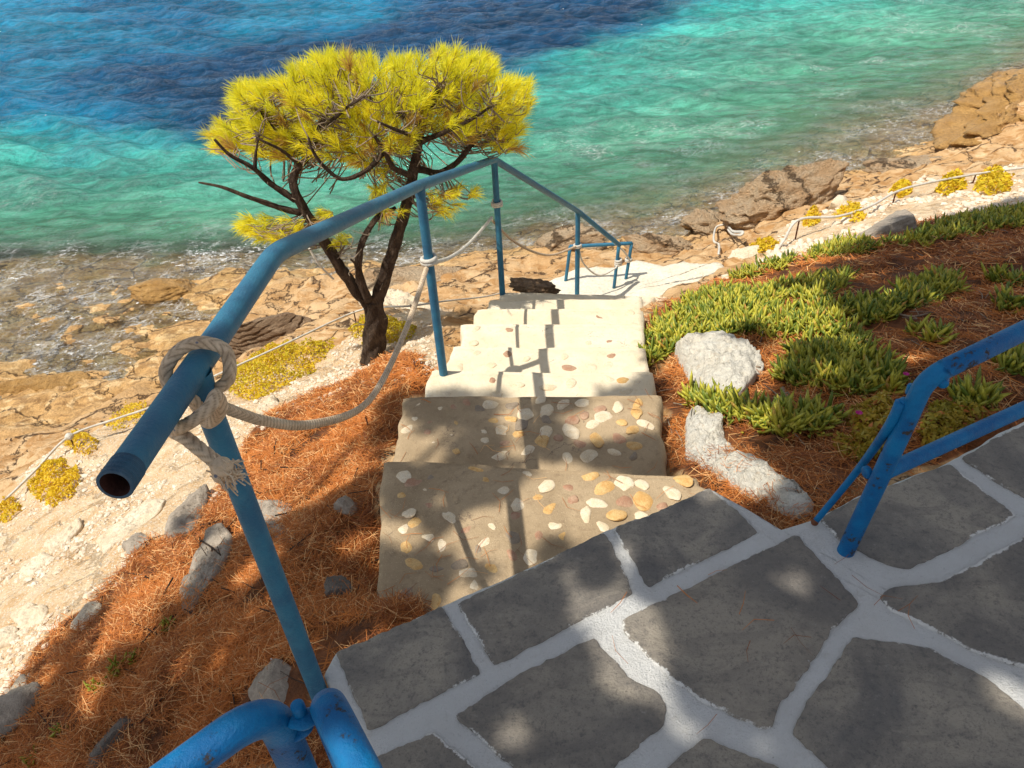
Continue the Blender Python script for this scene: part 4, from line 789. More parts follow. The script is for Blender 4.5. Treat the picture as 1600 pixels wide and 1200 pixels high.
def tuft(mb, p, d, n, ln, r, tint, w=.0022, spread=.75):
    d = d / np.linalg.norm(d); a = np.cross(d, [.3, .5, .8]); a /= np.linalg.norm(a); b = np.cross(d, a)
    ph = r.uniform(0, 2 * PI, n); q = r.random(n) ** .6 * spread * 1.25; l = ln * r.uniform(.7, 1.1, n); o = r.uniform(-.035, .03, n)
    dirs = np.cos(q)[:, None] * d + np.sin(q)[:, None] * (np.cos(ph)[:, None] * a + np.sin(ph)[:, None] * b)
    s = p + d * o[:, None]; side = np.cross(dirs, r.normal(size=(n, 3))); side /= np.linalg.norm(side, axis=1)[:, None] + 1e-9
    mid = s + dirs * (l * .5)[:, None]; tip = s + dirs * l[:, None] + np.array([0, 0, -.012]) * (l / .1)[:, None]
    V = np.stack([s - side * w * .5, s + side * w * .5, mid + side * w * .5, mid - side * w * .5, tip], 1).reshape(-1, 3)
    k = np.arange(n)[:, None] * 5; F4 = (k + [0, 1, 2, 3]); F3 = (k + [3, 2, 4])
    mb.V.append(V); mb.F.extend((F4 + mb.n).tolist()); mb.F.extend((F3 + mb.n).tolist()); mb.n += len(V); mb.A.append(np.repeat(np.clip(tint + r.normal(0, .15, n), 0, 2), 5))
mbc = MB(); mtw = MB()
cx_, cy_ = 590, 235
def addtuft(px, py, dy, big=1.0, brown=0.0):
    p = aty(px, py, TY + dy); cen = aty(cx_, cy_, TY); d = (p - cen) * [.6, .6, .5]; d = d / (np.linalg.norm(d) + 1e-6) + np.array([0, 0, .75]) + r.normal(size=3) * .3
    tint = 1.8 if r.random() < brown * .8 else np.clip(r.normal(.4, .4), 0, 1)
    tuft(mbc, p, d, int(56 * big), .1 * big, r, tint, .0026, .62); k = SKP[np.argmin(((SKP - p) ** 2).sum(1) + 3 * np.maximum(SKP[:, 2] - p[2], 0) ** 2)]
    d = d / np.linalg.norm(d); L_ = np.linalg.norm(p - k)
    if L_ < .55: addtube(mtw, smoothpath([k, k * .4 + p * .6 + r.normal(size=3) * .03 - [0, 0, .03], p - d * .03, p + d * .03], 4), [.004, .0034, .0026, .0022], 5, r.random())
    else: addtube(mtw, smoothpath([p + (k - p) * (.3 / L_) + [0, 0, -.04], p - d * .05, p + d * .03], 4), [.004, .0035, .003], 5, r.random())
cnt = 0
while cnt < 900:
    px, py = r.uniform(316, 842), r.uniform(78, 265)
    if not inpoly(np.array([px]), np.array([py]), CR)[0]: continue
    dy = r.uniform(-.5, .5) * math.sqrt(max(.05, 1 - ((px - 590) / 330) ** 2))
    br = .55 if (abs(px - 680) < 45 and 165 < py < 235) else (.22 if py > 215 else .07)
    addtuft(590 + (px - 590) * .96, min(py + 6, 300), dy + .28, r.uniform(.75, 1.1), br); cnt += 1
# ring of tufts along the outline so the edge bristles
E_ = np.array(CR, float)
for a, b in zip(E_, np.roll(E_, -1, 0)):
    for t in np.arange(0, 1, 14 / max(np.linalg.norm(b - a), 14)):
        q = a + (b - a) * t; q = q + (np.array([cx_, 180]) - q) * .055; addtuft(590 + (q[0] - 590) * .96, q[1] + 3, r.uniform(-.25, .25) + .28, r.uniform(.6, .9), .05)
for P_ in LOW:
    x0, y0 = P_.min(0); x1, y1 = P_.max(0); nn = int(max(4, (x1 - x0) * (y1 - y0) / 85)); c_ = 0
    while c_ < nn:
        px, py = r.uniform(x0, x1), r.uniform(y0, y1)
        if inpoly(np.array([px]), np.array([py]), P_)[0]: addtuft(px, py, r.uniform(-.2, .12), r.uniform(.6, .85), .12); c_ += 1
mbc.build('crown', MAT['pine'], pine, False); mtw.build('twigs', MAT['twig'], pine)

# ------------------------------------------------------------------ rocks
def boulder(name, px, py, z, size, seed, m, label, cat='rock', rot=0, tilt=0, strata=0, rough=.16, sub=5, group=None, sink=.25, cuts=13):
    c = at(px, py, z) if z is not None else on(px, py); V, F = rockmesh(size, seed, sub, rot, tilt, strata, rough, cuts); c = c + [0, 0, size[2] * .15 if z is None else 0]
    o = mesh(name, V + c, F, MAT[m], None, True, loc=c); return tag(o, label, cat, group)
boulder('shore_boulder', 1225, 330, -2.6, (1.0, .7, .66), 12, 'rock', 'large craggy tan boulder standing at the waterline right of the landing', 'boulder', .25, -.12, .12, .2, 6)
boulder('shore_rock', 1115, 355, -2.8, (.5, .35, .26), 14, 'rock', 'low brown rock shelf between the big boulder and the tangled rope', 'rock', .5, .2, .1, .2)
boulder('strata_rock', 428, 526, -2.22, (.64, .42, .3), 15, 'darkrock', 'dark layered rock behind the sedum shrubs left of the pine', 'rock', .35, -.25, .3, .12, 6)
boulder('wet_rock', 262, 452, -2.92, (.62, .36, .24), 16, 'wetrock', 'squarish wet brown rock awash in foam left of the railing bend', 'rock', .1, 0, .2, .14)
boulder('shore_rock', 75, 606, -2.92, (.62, .24, .16), 18, 'wetrock', 'low flat brown rock at the edge of the shallows far left', 'rock', .1, 0, .15, .15)
boulder('shore_rock', 880, 378, -2.75, (.55, .32, .22), 19, 'rock', 'rough tan rock at the waterline behind the fourth handrail post', 'rock', 0, 0, .15, .2)
boulder('shore_rock', 1020, 392, -2.72, (.6, .32, .24), 20, 'rock', 'brown ridged rock at the waterline behind the thin blue frame', 'rock', -.2, .1, .15, .2)
boulder('headland_rock', 1640, 190, -2.75, (2.6, 1.3, .62), 22, 'wetrock', 'big brown headland rock sloping into the surf at the upper right', 'rock', .75, -.05, .25, .3, 6, None, .25, 11)
boulder('shore_rock', 1430, 268, -2.72, (1.1, .5, .3), 24, 'rock', 'long tan ledge behind the right hand white rope', 'rock', .35, .1, .2, .16)
boulder('shore_rock', 660, 436, -2.58, (.8, .4, .16), 25, 'rock', 'flat tan rock ledge seen between the first two rail posts', 'rock', .15, .0, .15, .15)
boulder('dark_rock', 838, 450, -1.1, (.27, .13, .06), 27, 'darkrock', 'small dark jagged lump at the top edge of the last visible step', 'rock', -.15, .05, .1, .4)  # dark jagged lump just past the last visible nosing
boulder('dark_rock', 530, 930, None, (.055, .06, .05), 29, 'darkstone', 'dark lump of rock in the needles left of the first step', 'rock', .4, .2, 0, .2, 4)
boulder('dark_rock', 548, 800, None, (.06, .05, .05), 30, 'greyrock', 'small grey stone in the needles against the side of the first step', 'rock', .4, .2, 0, .2, 4)
boulder('grey_stone', 432, 1072, None, (.1, .085, .035), 31, 'greyrock', 'grey block of stone in the needles behind the base of the nearest rail post', 'stone', .5, 0, 0, .1, 4)
boulder('dark_rock', 180, 1165, None, (.09, .06, .05), 33, 'darkstone', 'dark rock half buried in needles near the bottom left corner', 'rock', .5, 0, 0, .2, 4)
boulder('grey_stone', 30, 1120, None, (.12, .09, .07), 34, 'greyrock', 'weathered pale stone at the left edge below the gravel', 'stone', .5, 0, 0, .15, 4)
boulder('pale_rock', 1312, 318, -2.02, (.2, .15, .13), 35, 'palerock', 'small squared pale block beside the right hand rope', 'rock', .3, .3, 0, .06, 4)
boulder('pale_rock', 1172, 408, -2.12, (.26, .2, .15), 36, 'palerock', 'bleached rock bank at the right end of the landing', 'rock', .3, .2, 0, .12)
boulder('pale_rock', 1390, 360, -1.3, (.55, .22, .12), 37, 'greyrock', 'long grey rock in shade above the ice plants on the right', 'rock', .55, .1, .1, .12)

def slabstone(pts_, h, label, m, seed, name='flat_stone', lump=.012, dome=.015, group=None, cat='stone', thick=.12, jit=.012):
    P = GP(pts_); Q = outline(P, .02, jit, seed, 16)
    V, F, E = pad(Q, h, thick, ((0, 1), (.004, .7), (.014, .2)), .01, lump, seed, dome, lambda a, b: hz(a, b) * .75 + .25 * hz(a, b).mean(), 24, 10)
    V[:, 2] += (.022 if m == 'whiterock' else .012) * (1 - 2 * np.abs(fbm(V[:, 0] * 26, V[:, 1] * 26, o=5, seed=seed + 50)))
    o = mesh(name, V, F, MAT[m], None, True, loc=V.mean(0)); return tag(o, label, cat, group)
slabstone([(335, 839), (350, 828), (365, 842), (362, 880), (330, 920), (300, 965), (284, 958), (283, 925), (310, 880)], .04, 'tilted grey stone slab left of the nearest rail post', 'greyrock', 1)
slabstone([(385, 800), (403, 789), (451, 789), (466, 797), (440, 818), (414, 834), (395, 828)], .03, 'pale smooth concrete slab right of the nearest rail post', 'greyrock', 2)
slabstone([(193, 858), (220, 839), (238, 841), (243, 852), (205, 870)], .03, 'small bluish grey stone beside the shaded gravel', 'greyrock', 3)
slabstone([(112, 986), (147, 945), (163, 946), (162, 960), (128, 995)], .03, 'narrow white stone in the lower left needles', 'palerock', 4)
slabstone([(30, 898), (70, 866), (84, 870), (50, 905)], .015, 'small cream paving stone on the left path', 'palerock', 5, dome=.005)
slabstone([(72, 858), (103, 833), (126, 814), (133, 823), (80, 868)], .02, 'long orange tinted paving stone on the left path', 'palerock', 6, dome=.005)
slabstone([(152, 850), (198, 815), (235, 785), (258, 784), (254, 797), (205, 832), (163, 868)], .02, 'long pale paving stone at the inner edge of the left path', 'palerock', 7, dome=.006)
slabstone([(20, 968), (48, 945), (79, 950), (68, 972), (36, 988)], .02, 'flat pale stone at the lower left of the path', 'palerock', 8, dome=.006)
slabstone([(-20, 1000), (22, 980), (34, 992), (24, 1008), (-20, 1020)], .02, 'white stone at the very left edge of the picture', 'palerock', 9, dome=.006)
slabstone([(258, 838), (272, 812), (304, 780), (328, 765), (328, 800), (304, 832), (268, 845)], .035, 'shaded grey rock among white pebbles behind the rail end', 'greyrock', 10, lump=.03)
slabstone([(405, 826), (430, 815), (470, 830), (468, 852), (420, 855)], .02, 'flat grey stone under needles right of the nearest rail post', 'greyrock', 11)
slabstone([(90, 1090), (30, 1110), (10, 1090), (40, 1060)], .015, 'sandy flat stone near the left edge in the needles', 'palerock', 12)
slabstone([(400, 640), (430, 622), (440, 632), (400, 655)], .02, 'light stone wedge under the sedum mat', 'palerock', 13)
slabstone([(560, 480), (640, 475), (690, 485), (700, 515), (660, 530), (600, 500)], .03, 'heap of pale stones beside the upper end of the stairs', 'palerock', 14, lump=.06)
slabstone([(1055, 560), (1076, 550), (1117, 546), (1155, 546), (1182, 567), (1191, 583), (1176, 602), (1151, 629), (1117, 635), (1080, 606)], .11, 'whitewashed boulder set in needles right of the stairs', 'whiterock', 20, 'white_rock', .05, .05, None, 'rock', .25, .02)
slabstone([(1070, 660), (1084, 648), (1126, 660), (1136, 696), (1160, 722), (1138, 738), (1105, 738), (1067, 718)], .04, 'smooth white rock between the needles and the upper steps', 'whiterock', 21, 'white_rock', .03, .025, None, 'rock', .25, .015)
slabstone([(1108, 737), (1140, 718), (1182, 722), (1232, 758), (1277, 788), (1272, 810), (1230, 816), (1180, 788), (1130, 757)], .018, 'crumbling white mortar rubble running up to the terrace corner', 'whiterock', 22, 'mortar_edge', .045, .012, None, 'rubble', .25, .02)

# ------------------------------------------------------------------ gravel
def scatter(P, n, rr, wfun=None):
    P = np.asarray(P)[:, :2]; lo, hi = P.min(0), P.max(0); out = []; tot = 0
    while tot < n:
        q = lo + (hi - lo) * rr.random((n * 3, 2)); k = inpoly(q[:, 0], q[:, 1], P)
        if wfun is not None: k &= rr.random(len(q)) < wfun(q[:, 0], q[:, 1])
        q = q[k]; out.append(q); tot += len(q)
        if len(out) > 60: break
    return np.concatenate(out)[:n]
r = np.random.default_rng(21); V0, F0 = ICO[1]
def gravel(poly, n, smin, smax, label, clip=None):
    q = scatter(poly, n, r, lambda a, b: np.minimum(1, (2.2 / np.hypot(a, b)) ** 1.6) * sstep(-.25, .35, fbm(a * 3, b * 3, o=3, seed=17))); z = hz(q[:, 0], q[:, 1]); s = r.uniform(smin, smax, len(q)) * r.uniform(.6, 1.4, len(q)) ** 2
    a = r.uniform(0, 6.28, len(q)); sh = s[:, None] * r.uniform(.55, 1.2, (len(q), 3)) * [1, 1, .6]
    V = V0[None] * (1 + .25 * r.normal(size=(len(q), len(V0), 1)).clip(-1, 1)) * sh[:, None]
    c, sn = np.cos(a)[:, None], np.sin(a)[:, None]; V = np.stack([V[..., 0] * c - V[..., 1] * sn, V[..., 0] * sn + V[..., 1] * c, V[..., 2]], -1) + np.c_[q, z + s * .2][:, None]
    F = (F0[None] + (np.arange(len(q)) * len(V0))[:, None, None]).reshape(-1, 3)
    o = mesh('gravel', V.reshape(-1, 3), F, MAT['gravel'], None, False); tag(o, label, 'gravel', None, 'stuff')
gravel(POLY['gravelL'], 5200, .004, .011, 'loose white gravel strewn over the left path')
gravel(POLY['gravelR'], 1600, .012, .03, 'loose pale gravel on the right hand shore path')

# ------------------------------------------------------------------ pine needle litter
def litter(poly, n, label, ln=(.05, .1), w=.0013, zf=None, extra=.0):
    q = scatter(poly, n, r, lambda a, b: np.minimum(1, (1.3 / np.hypot(a, b)) ** 1.3) * sstep(-.5, .1, fbm(a * 7, b * 7, o=3, seed=202))); d = np.hypot(q[:, 0], q[:, 1]); z = (hz(q[:, 0], q[:, 1]) if zf is None else np.full(len(q), zf))
    n = len(q); a = r.uniform(0, 2 * PI, n); l = r.uniform(*ln, n); ww = w * np.maximum(1, d / 1.6); up = r.normal(0, .22, n).clip(-.2, .6); lift = np.abs(r.normal(0, 1, n)) * .012 + .002
    if zf is not None: up *= .12; lift = lift * .1 + .004
    dr = np.stack([np.cos(a), np.sin(a), up], 1); sd = np.stack([-np.sin(a), np.cos(a), r.normal(0, .5, n)], 1); bend = np.stack([-np.sin(a), np.cos(a), np.zeros(n)], 1) * (r.normal(0, .12, n) * l)[:, None]
    c = np.c_[q, z + lift]; p0 = c - dr * (l * .5)[:, None]; p2 = c + dr * (l * .5)[:, None]; p1 = c + bend
    if zf is None:
        for p in (p0, p2): p[:, 2] = np.maximum(p[:, 2], hz(p[:, 0], p[:, 1]) + .001)
    hw = (ww * .5)[:, None]; V = np.stack([p0 - sd * hw, p0 + sd * hw, p1 + sd * hw, p1 - sd * hw, p2 + sd * hw * .5, p2 - sd * hw * .5], 1).reshape(-1, 3)
    k = np.arange(n)[:, None] * 6; F = np.concatenate([k + [0, 1, 2, 3], k + [3, 2, 4, 5]])
    t = np.clip(.42 + .75 * fbm(q[:, 0] * 6, q[:, 1] * 6, o=3, seed=201) + r.normal(0, .28, n), 0, 1); t[r.random(n) < .14] = 1.9
    o = mesh('needle_litter', V, F, MAT['litter'], None, False, {'tint': np.repeat(t, 6)}); return tag(o, label, 'pine needles', None, 'stuff')
litter(POLY['needleL'], 52000, 'rust brown fallen pine needles covering the slope left of the stairs')
litter(POLY['needleR'], 42000, 'rust brown fallen pine needles among the ice plants on the right')
litter(px0([(980, 930), (1300, 850), (1500, 1000), (1400, 1190), (1000, 1190), (760, 1100)]), 16, 'few stray brown pine needles lying on the terrace stones', (.05, .09), .0014, .008)

for nm_, n_, lb_ in (('needleL', 150, 'scattered dark twig bits among the needles left of the stairs'), ('needleR', 130, 'scattered dark twig bits among the needles right of the stairs')):
    q = scatter(POLY[nm_], n_, r, lambda a, b: np.minimum(1, (1.6 / np.hypot(a, b)) ** 1.2)); mb = MB()
    for x_, y_ in q:
        a = r.uniform(0, 6.28); l_ = r.uniform(.015, .09); d = np.array([math.cos(a), math.sin(a), r.normal() * .15]); p = np.array([x_, y_, float(hz(x_, y_)) + .012]); rad = r.uniform(.0012, .0032)
        addtube(mb, smoothpath([p - d * l_, p + r.normal(size=3) * .006, p + d * l_], 3), [rad, rad, rad * .6], 5)
    tag(mb.build('twig_litter', MAT['bark' if nm_ == 'needleL' else 'twig'], None), lb_, 'twigs', None, 'stuff')
for i_, n_ in ((0, 46), (1, 40)):
    litter(np.array([BL[i_], Ls[i_], Rs[i_], BR[i_]]), n_, ('few dry needles lying on the lowest dark concrete step by the terrace', 'few dry needles lying on the second concrete step')[i_], (.05, .09), .0013, NZ[i_] + .002)

# ------------------------------------------------------------------ ice plants
def finger(p, d, ln, w, bendv, sides=3, segs=4):
    d = d / np.linalg.norm(d); a = np.cross(d, [0, 0, 1.0]); a = a / (np.linalg.norm(a) + 1e-6); b = np.cross(a, d); V = []
    for i in range(segs):
        t = i / segs; rad = w * (.75 + .5 * t) * (1 - max(0, t - .55) * 1.1); c = p + d * ln * t + bendv * ln * t * t
        for k in range(sides): an_ = 2 * PI * k / sides; V.append(c + rad * (math.cos(an_) * a + math.sin(an_) * b))
    V.append(p + d * ln + bendv * ln); V = np.array(V); F = [[i * sides + k, i * sides + (k + 1) % sides, (i + 1) * sides + (k + 1) % sides, (i + 1) * sides + k] for i in range(segs - 1) for k in range(sides)]
    return V, F, [[(segs - 1) * sides + k, (segs - 1) * sides + (k + 1) % sides, segs * sides] for k in range(sides)]
def rosettes(mb, q, r, ln=(.045, .09), nl=(5, 10), w=.0082):
    for (x_, y_) in q:
        z_ = float(hz(x_, y_)); n_ = int(r.integers(*nl)); tn = np.clip(r.normal(.38, .42), 0, 1.3); a0 = r.uniform(0, 6.28); sc_ = r.uniform(.6, 1.25)
        for k in range(n_):
            a = a0 + 2.4 * k; el = r.uniform(.25, 1.25); d = np.array([math.cos(a) * math.cos(el), math.sin(a) * math.cos(el), math.sin(el)]); V, F, F3 = finger(np.array([x_, y_, z_ + .005]) + r.normal(size=3) * [.018, .018, .004], d, r.uniform(*ln) * sc_, w * sc_, np.array([0, 0, .16]) + r.normal(size=3) * .06)
            mb.V.append(V); mb.F.extend([[i + mb.n for i in f] for f in F + F3]); mb.n += len(V); t = np.full(len(V), tn + r.normal() * .15); t[-4:] += r.choice([0, 0, .6]); mb.A.append(np.clip(t, 0, 1.7))
def c5(L_): return [(980 + a / 2.4, 300 + b / 2.4) for a, b in L_]
def iceplant(pts_, n, label, kind=None, group=None, ln=(.045, .09)):
    n = int(n * 1.3) + 1
    P = GP(c5(pts_)); q = scatter(P, n, r, (lambda a, b: sstep(-.65, -.25, fbm(a * 4.5, b * 4.5, o=3, seed=301))) if n > 60 else None); mb = MB(); rosettes(mb, q, r, ln); c = np.r_[q.mean(0), float(hz(*q.mean(0)))]
    o = mb.build('ice_plant', MAT['ice'], None, True, loc=c); return tag(o, label, 'ice plant', group, kind)
iceplant([(40, 640), (60, 560), (200, 450), (320, 385), (540, 380), (760, 330), (830, 320), (780, 390), (700, 420), (900, 420), (870, 470), (780, 500), (870, 560), (900, 600), (840, 620), (700, 570), (560, 560), (430, 535), (300, 555), (180, 600), (60, 670)], 760, 'broad mat of green ice plant spreading right from the middle steps', 'stuff')
iceplant([(570, 690), (630, 610), (840, 610), (930, 640), (1010, 690), (1040, 730), (960, 770), (860, 760), (740, 740), (600, 725)], 230, 'dense green ice plant tongue below the main mat toward the railing', 'stuff')
iceplant([(880, 440), (1040, 370), (1180, 310), (1240, 360), (1190, 400), (1060, 445), (960, 490), (890, 500)], 150, 'yellowish ice plant drift climbing to the upper right of the main mat', 'stuff')
iceplant([(390, 325), (560, 275), (640, 250), (600, 285), (400, 340)], 50, 'thin row of ice plant along the path edge below the right rope', 'stuff')
iceplant([(640, 260), (770, 195), (980, 200), (1100, 150), (1300, 100), (1560, 60), (1560, 130), (1300, 165), (1150, 205), (950, 225), (830, 235), (700, 265)], 330, 'long band of ice plant along the top of the right slope', 'stuff')
iceplant([(205, 770), (260, 765), (400, 800), (440, 835), (400, 870), (310, 855), (220, 790)], 46, 'upright row of ice plant fingers overhanging the white rocks', None, 'ice plant clumps')
iceplant([(430, 830), (560, 850), (700, 850), (760, 850), (735, 900), (590, 915), (440, 875)], 60, 'low ice plant strip in the needles behind the white rocks', None, 'ice plant clumps')
for (a, b), lb_, n_ in (((1080, 530), 'small ice plant clump alone in needles below the upper drift', 7), ((1385, 330), 'dim ice plant clump in shade near the right edge of the upper slope', 8), ((1470, 345), 'bright ice plant clump at the far right edge', 7), ((1300, 800), 'dark ice plant clump seen between the two blue rails', 16), ((1430, 650), 'ice plant clump behind the upper blue rail at the right edge', 14), ((1420, 440), 'small ice plant clump in shade at right above the rail', 8), ((1165, 555), 'single ice plant tuft right of the main mat', 6)):
    s_ = 26 if n_ < 10 else 55; iceplant([(a - s_, b - s_ * .5), (a + s_, b - s_ * .5), (a + s_, b + s_ * .5), (a - s_, b + s_ * .5)], n_, lb_, None, 'ice plant clumps')

# ------------------------------------------------------------------ sedum shrubs and leafy plants
def mound(P, nl, hmax, size, m, label, name='sedum_shrub', group=None, tmean=.4, px=True):
    P = GP(P) if px else P; q = scatter(P, nl, r); d = sdist(q[:, 0], q[:, 1], P); dm_ = d.max(); fq = 1.1 / dm_; d = d + .75 * dm_ * fbm(q[:, 0] * fq, q[:, 1] * fq, o=3, seed=57); q, d = q[d > 0], d[d > 0]; h = hmax * (1 - (1 - np.clip(d / max(d.max(), .01), 0, 1)) ** 2.2) * (.65 + .6 * fbm(q[:, 0] * 14, q[:, 1] * 14, o=3, seed=55).clip(-.5, 1)); n = len(q)
    z = hz(q[:, 0], q[:, 1]) + h * (1 - r.random(n) ** 2.6 * .75) ; c = np.c_[q, z]; s = r.uniform(*size, n)
    nrm = r.normal(size=(n, 3)) + [0, 0, .9]; nrm /= np.linalg.norm(nrm, axis=1)[:, None]; u = np.cross(nrm, r.normal(size=(n, 3))); u /= np.linalg.norm(u, axis=1)[:, None]; v_ = np.cross(nrm, u)
    V = np.stack([c - u * s[:, None], c + v_ * .5 * s[:, None] + nrm * .18 * s[:, None], c + u * s[:, None] + nrm * .3 * s[:, None], c - v_ * .5 * s[:, None] + nrm * .18 * s[:, None]], 1).reshape(-1, 3); F = np.arange(n * 4).reshape(-1, 4)
    t = np.clip(tmean + .45 * fbm(q[:, 0] * 9, q[:, 1] * 9, o=2, seed=66) + r.normal(0, .2, n), 0, 1); t[r.random(n) < .05] = 1.8
    cc_ = np.r_[q.mean(0), float(hz(*q.mean(0)))]; o = mesh(name, V, F, MAT[m], None, False, {'tint': np.repeat(t, 4)}, cc_); return tag(o, label, 'shrub', group)
GS = 'yellow sedum cushions along the paths'
mound([(350, 600), (385, 572), (437, 545), (525, 520), (555, 530), (540, 565), (490, 583), (448, 604), (402, 626), (357, 620)], 9000, .14, (.007, .013), 'shrub', 'largest yellow green sedum cushion below the layered dark rock', 'sedum_shrub', GS, .45)
mound([(545, 520), (565, 500), (610, 500), (655, 512), (662, 524), (630, 535), (600, 542), (570, 540)], 3500, .12, (.007, .013), 'shrub', 'sedum cushion around the foot of the pine', 'sedum_shrub', GS, .5)
mound([(168, 668), (190, 640), (225, 625), (236, 645), (215, 665), (180, 675)], 2200, .1, (.007, .012), 'shrub', 'ochre sedum cushion behind the open rail end', 'sedum_shrub', GS, .1)
mound([(105, 705), (115, 685), (140, 678), (155, 690), (150, 706), (125, 715)], 1800, .1, (.006, .012), 'shrub', 'yellow sedum cushion right of the knotted stake', 'sedum_shrub', GS, .25)
mound([(45, 765), (60, 735), (90, 715), (118, 722), (128, 750), (115, 785), (85, 795), (55, 780)], 3600, .1, (.006, .012), 'shrub', 'broad ochre sedum cushion below the knotted stake', 'sedum_shrub', GS, .15)
mound([(-10, 810), (0, 788), (25, 780), (38, 795), (20, 812), (0, 822)], 1200, .09, (.006, .012), 'shrub', 'sedum cushion cut by the left edge', 'sedum_shrub', GS, .25)
mound([(1170, 388), (1185, 374), (1205, 372), (1218, 384), (1205, 398), (1180, 398)], 1300, .1, (.012, .022), 'shrub', 'sedum cushion beside the foot of the right rope', 'sedum_shrub', GS, .2)
mound([(1252, 345), (1265, 330), (1282, 332), (1284, 345), (1270, 355), (1255, 355)], 900, .1, (.014, .026), 'shrub', 'sedum cushion just right of the rope corner', 'sedum_shrub', GS, .2)
mound([(1300, 335), (1320, 318), (1340, 320), (1355, 345), (1330, 350), (1310, 345)], 1000, .1, (.014, .026), 'shrub', 'sedum cushion below the squared pale block', 'sedum_shrub', GS, .2)
mound([(1388, 300), (1400, 288), (1420, 290), (1424, 303), (1405, 312)], 900, .12, (.018, .03), 'shrub', 'small sedum cushion under the right rope', 'sedum_shrub', GS, .2)
mound([(1460, 300), (1475, 280), (1500, 278), (1512, 296), (1480, 310)], 1100, .16, (.02, .034), 'shrub', 'sedum cushion before the last visible rope stake', 'sedum_shrub', GS, .3)
mound([(1520, 300), (1530, 275), (1560, 272), (1582, 286), (1575, 304), (1540, 308)], 1200, .18, (.02, .034), 'shrub', 'largest of the sedum cushions at the far right of the shore path', 'sedum_shrub', GS, .3)
mound([(1300, 690), (1330, 640), (1380, 625), (1420, 640), (1400, 690), (1370, 720), (1310, 725)], 2200, .1, (.008, .017), 'bushleaf', 'small orange and green leafed plant with magenta flowers behind the latch rod', 'leafy_plant', None, .4)
mound([(1430, 690), (1450, 640), (1530, 640), (1560, 660), (1520, 690), (1450, 715)], 1500, .08, (.008, .016), 'bushleaf', 'dim leafy plant seen between the two blue rails', 'leafy_plant', None, .6)
for px_, py_, lb_ in ((1331, 680, 'magenta flower low on the orange leafed plant'), (1405, 615, 'magenta flower beside the blue railing post')):
    p = on(px_, py_) + [0, 0, .09]; mb = MB()
    for k in range(16):
        a = k / 16 * 2 * PI; V, F, F3 = finger(p, np.array([math.cos(a), math.sin(a), .35]), .013, .0022, np.array([0, 0, .1])); mb.V.append(V); mb.F.extend([[i + mb.n for i in f] for f in F + F3]); mb.n += len(V); mb.A.append(np.full(len(V), .3))
    o = mb.build('flower', MAT['petal'], None, True, loc=p); tag(o, lb_, 'flower')
for px_, py_, n_, lb_ in ((183, 1052, 22, 'largest yellow green sprout in the lower left needles'), (155, 1078, 14, 'small yellow green sprout left of the largest one'), (266, 985, 14, 'sprout at the lower end of the tilted grey slab'), (95, 1150, 8, 'pale sprout near the bottom left corner'), (58, 1185, 18, 'bushy sprout at the bottom left corner'), (215, 1030, 10, 'sprout just right of the largest one')):
    p = on(px_, py_); mb = MB()
    for k in range(n_):
        d = r.normal(size=3) * [.7, .7, .3] + [0, 0, .7]; V, F, F3 = finger(p + r.normal(size=3) * [.012, .012, 0] + [0, 0, .012], d, r.uniform(.02, .035), .004, np.array([0, 0, .1])); mb.V.append(V); mb.F.extend([[i + mb.n for i in f] for f in F + F3]); mb.n += len(V); mb.A.append(np.full(len(V), r.random()))
    o = mb.build('sprout', MAT['sprout'], None, True, loc=p); tag(o, lb_, 'seedling', 'seedlings in the lower left needles')

# rusty pegs, twigs, cigarette end
for (px_, py_, h_, lb_) in ((578, 672, .07, 'rusty metal peg in the needles left of the second step'), (651, 580, .07, 'rusty metal peg in the needles behind the second rail post')):
    p = on(px_, py_); mb = MB(); addtube(mb, [p - [0, 0, .05], p + [-.006, 0, h_]], .0035, 8); o = mb.build('metal_peg', MAT['rust'], None, True, loc=p); tag(o, lb_, 'peg')
for i, (pl, rr0, lb_) in enumerate(((((1130, 540), (1135, 560), (1150, 580), (1185, 588)), .008, 'forked dead branch lying over the whitewashed boulder'), (((1222, 612), (1232, 635), (1240, 650)), .009, 'short grey dead stick in the needles right of the white rocks'), (((1400, 495), (1425, 500), (1450, 494)), .006, 'thin dead twig on bare needles at the upper right'), (((322, 862), (338, 872), (352, 885)), .004, 'dark twig lying across the tilted grey slab'))):
    P = [on(*q_) + [0, 0, .05 if i == 0 else (.06 if i == 3 else .015)] for q_ in pl]; mb = MB(); addtube(mb, smoothpath(P, 6), [rr0, rr0 * .8, rr0 * .5], 8)
    for k in range(3):
        b = P[1 + k % 2]; addtube(mb, smoothpath([b, b + r.normal(size=3) * [.03, .03, .01] + [0, 0, .012], b + r.normal(size=3) * [.05, .05, .01] + [0, 0, .02]], 4), [rr0 * .5, rr0 * .25], 6)
    o = mb.build('dead_stick', MAT['twig'] if i < 3 else MAT['bark'], None, True, loc=P[0]); tag(o, lb_, 'stick')
p = on(432, 1034) + [0, 0, .012]; ct = thing('cigarette_end', p.tolist(), 'discarded cigarette end in the needles left of the nearest rail post', 'cigarette')
dv = np.array([.9, .25, .05]); dv /= np.linalg.norm(dv); V, F = tube([p - dv * .012, p - dv * .004], .0038, 12); mesh('paper', V, F, MAT['paper'], ct); V, F = tube([p - dv * .0039, p + dv * .017], .0039, 12); mesh('filter', V, F, MAT['cork'], ct)

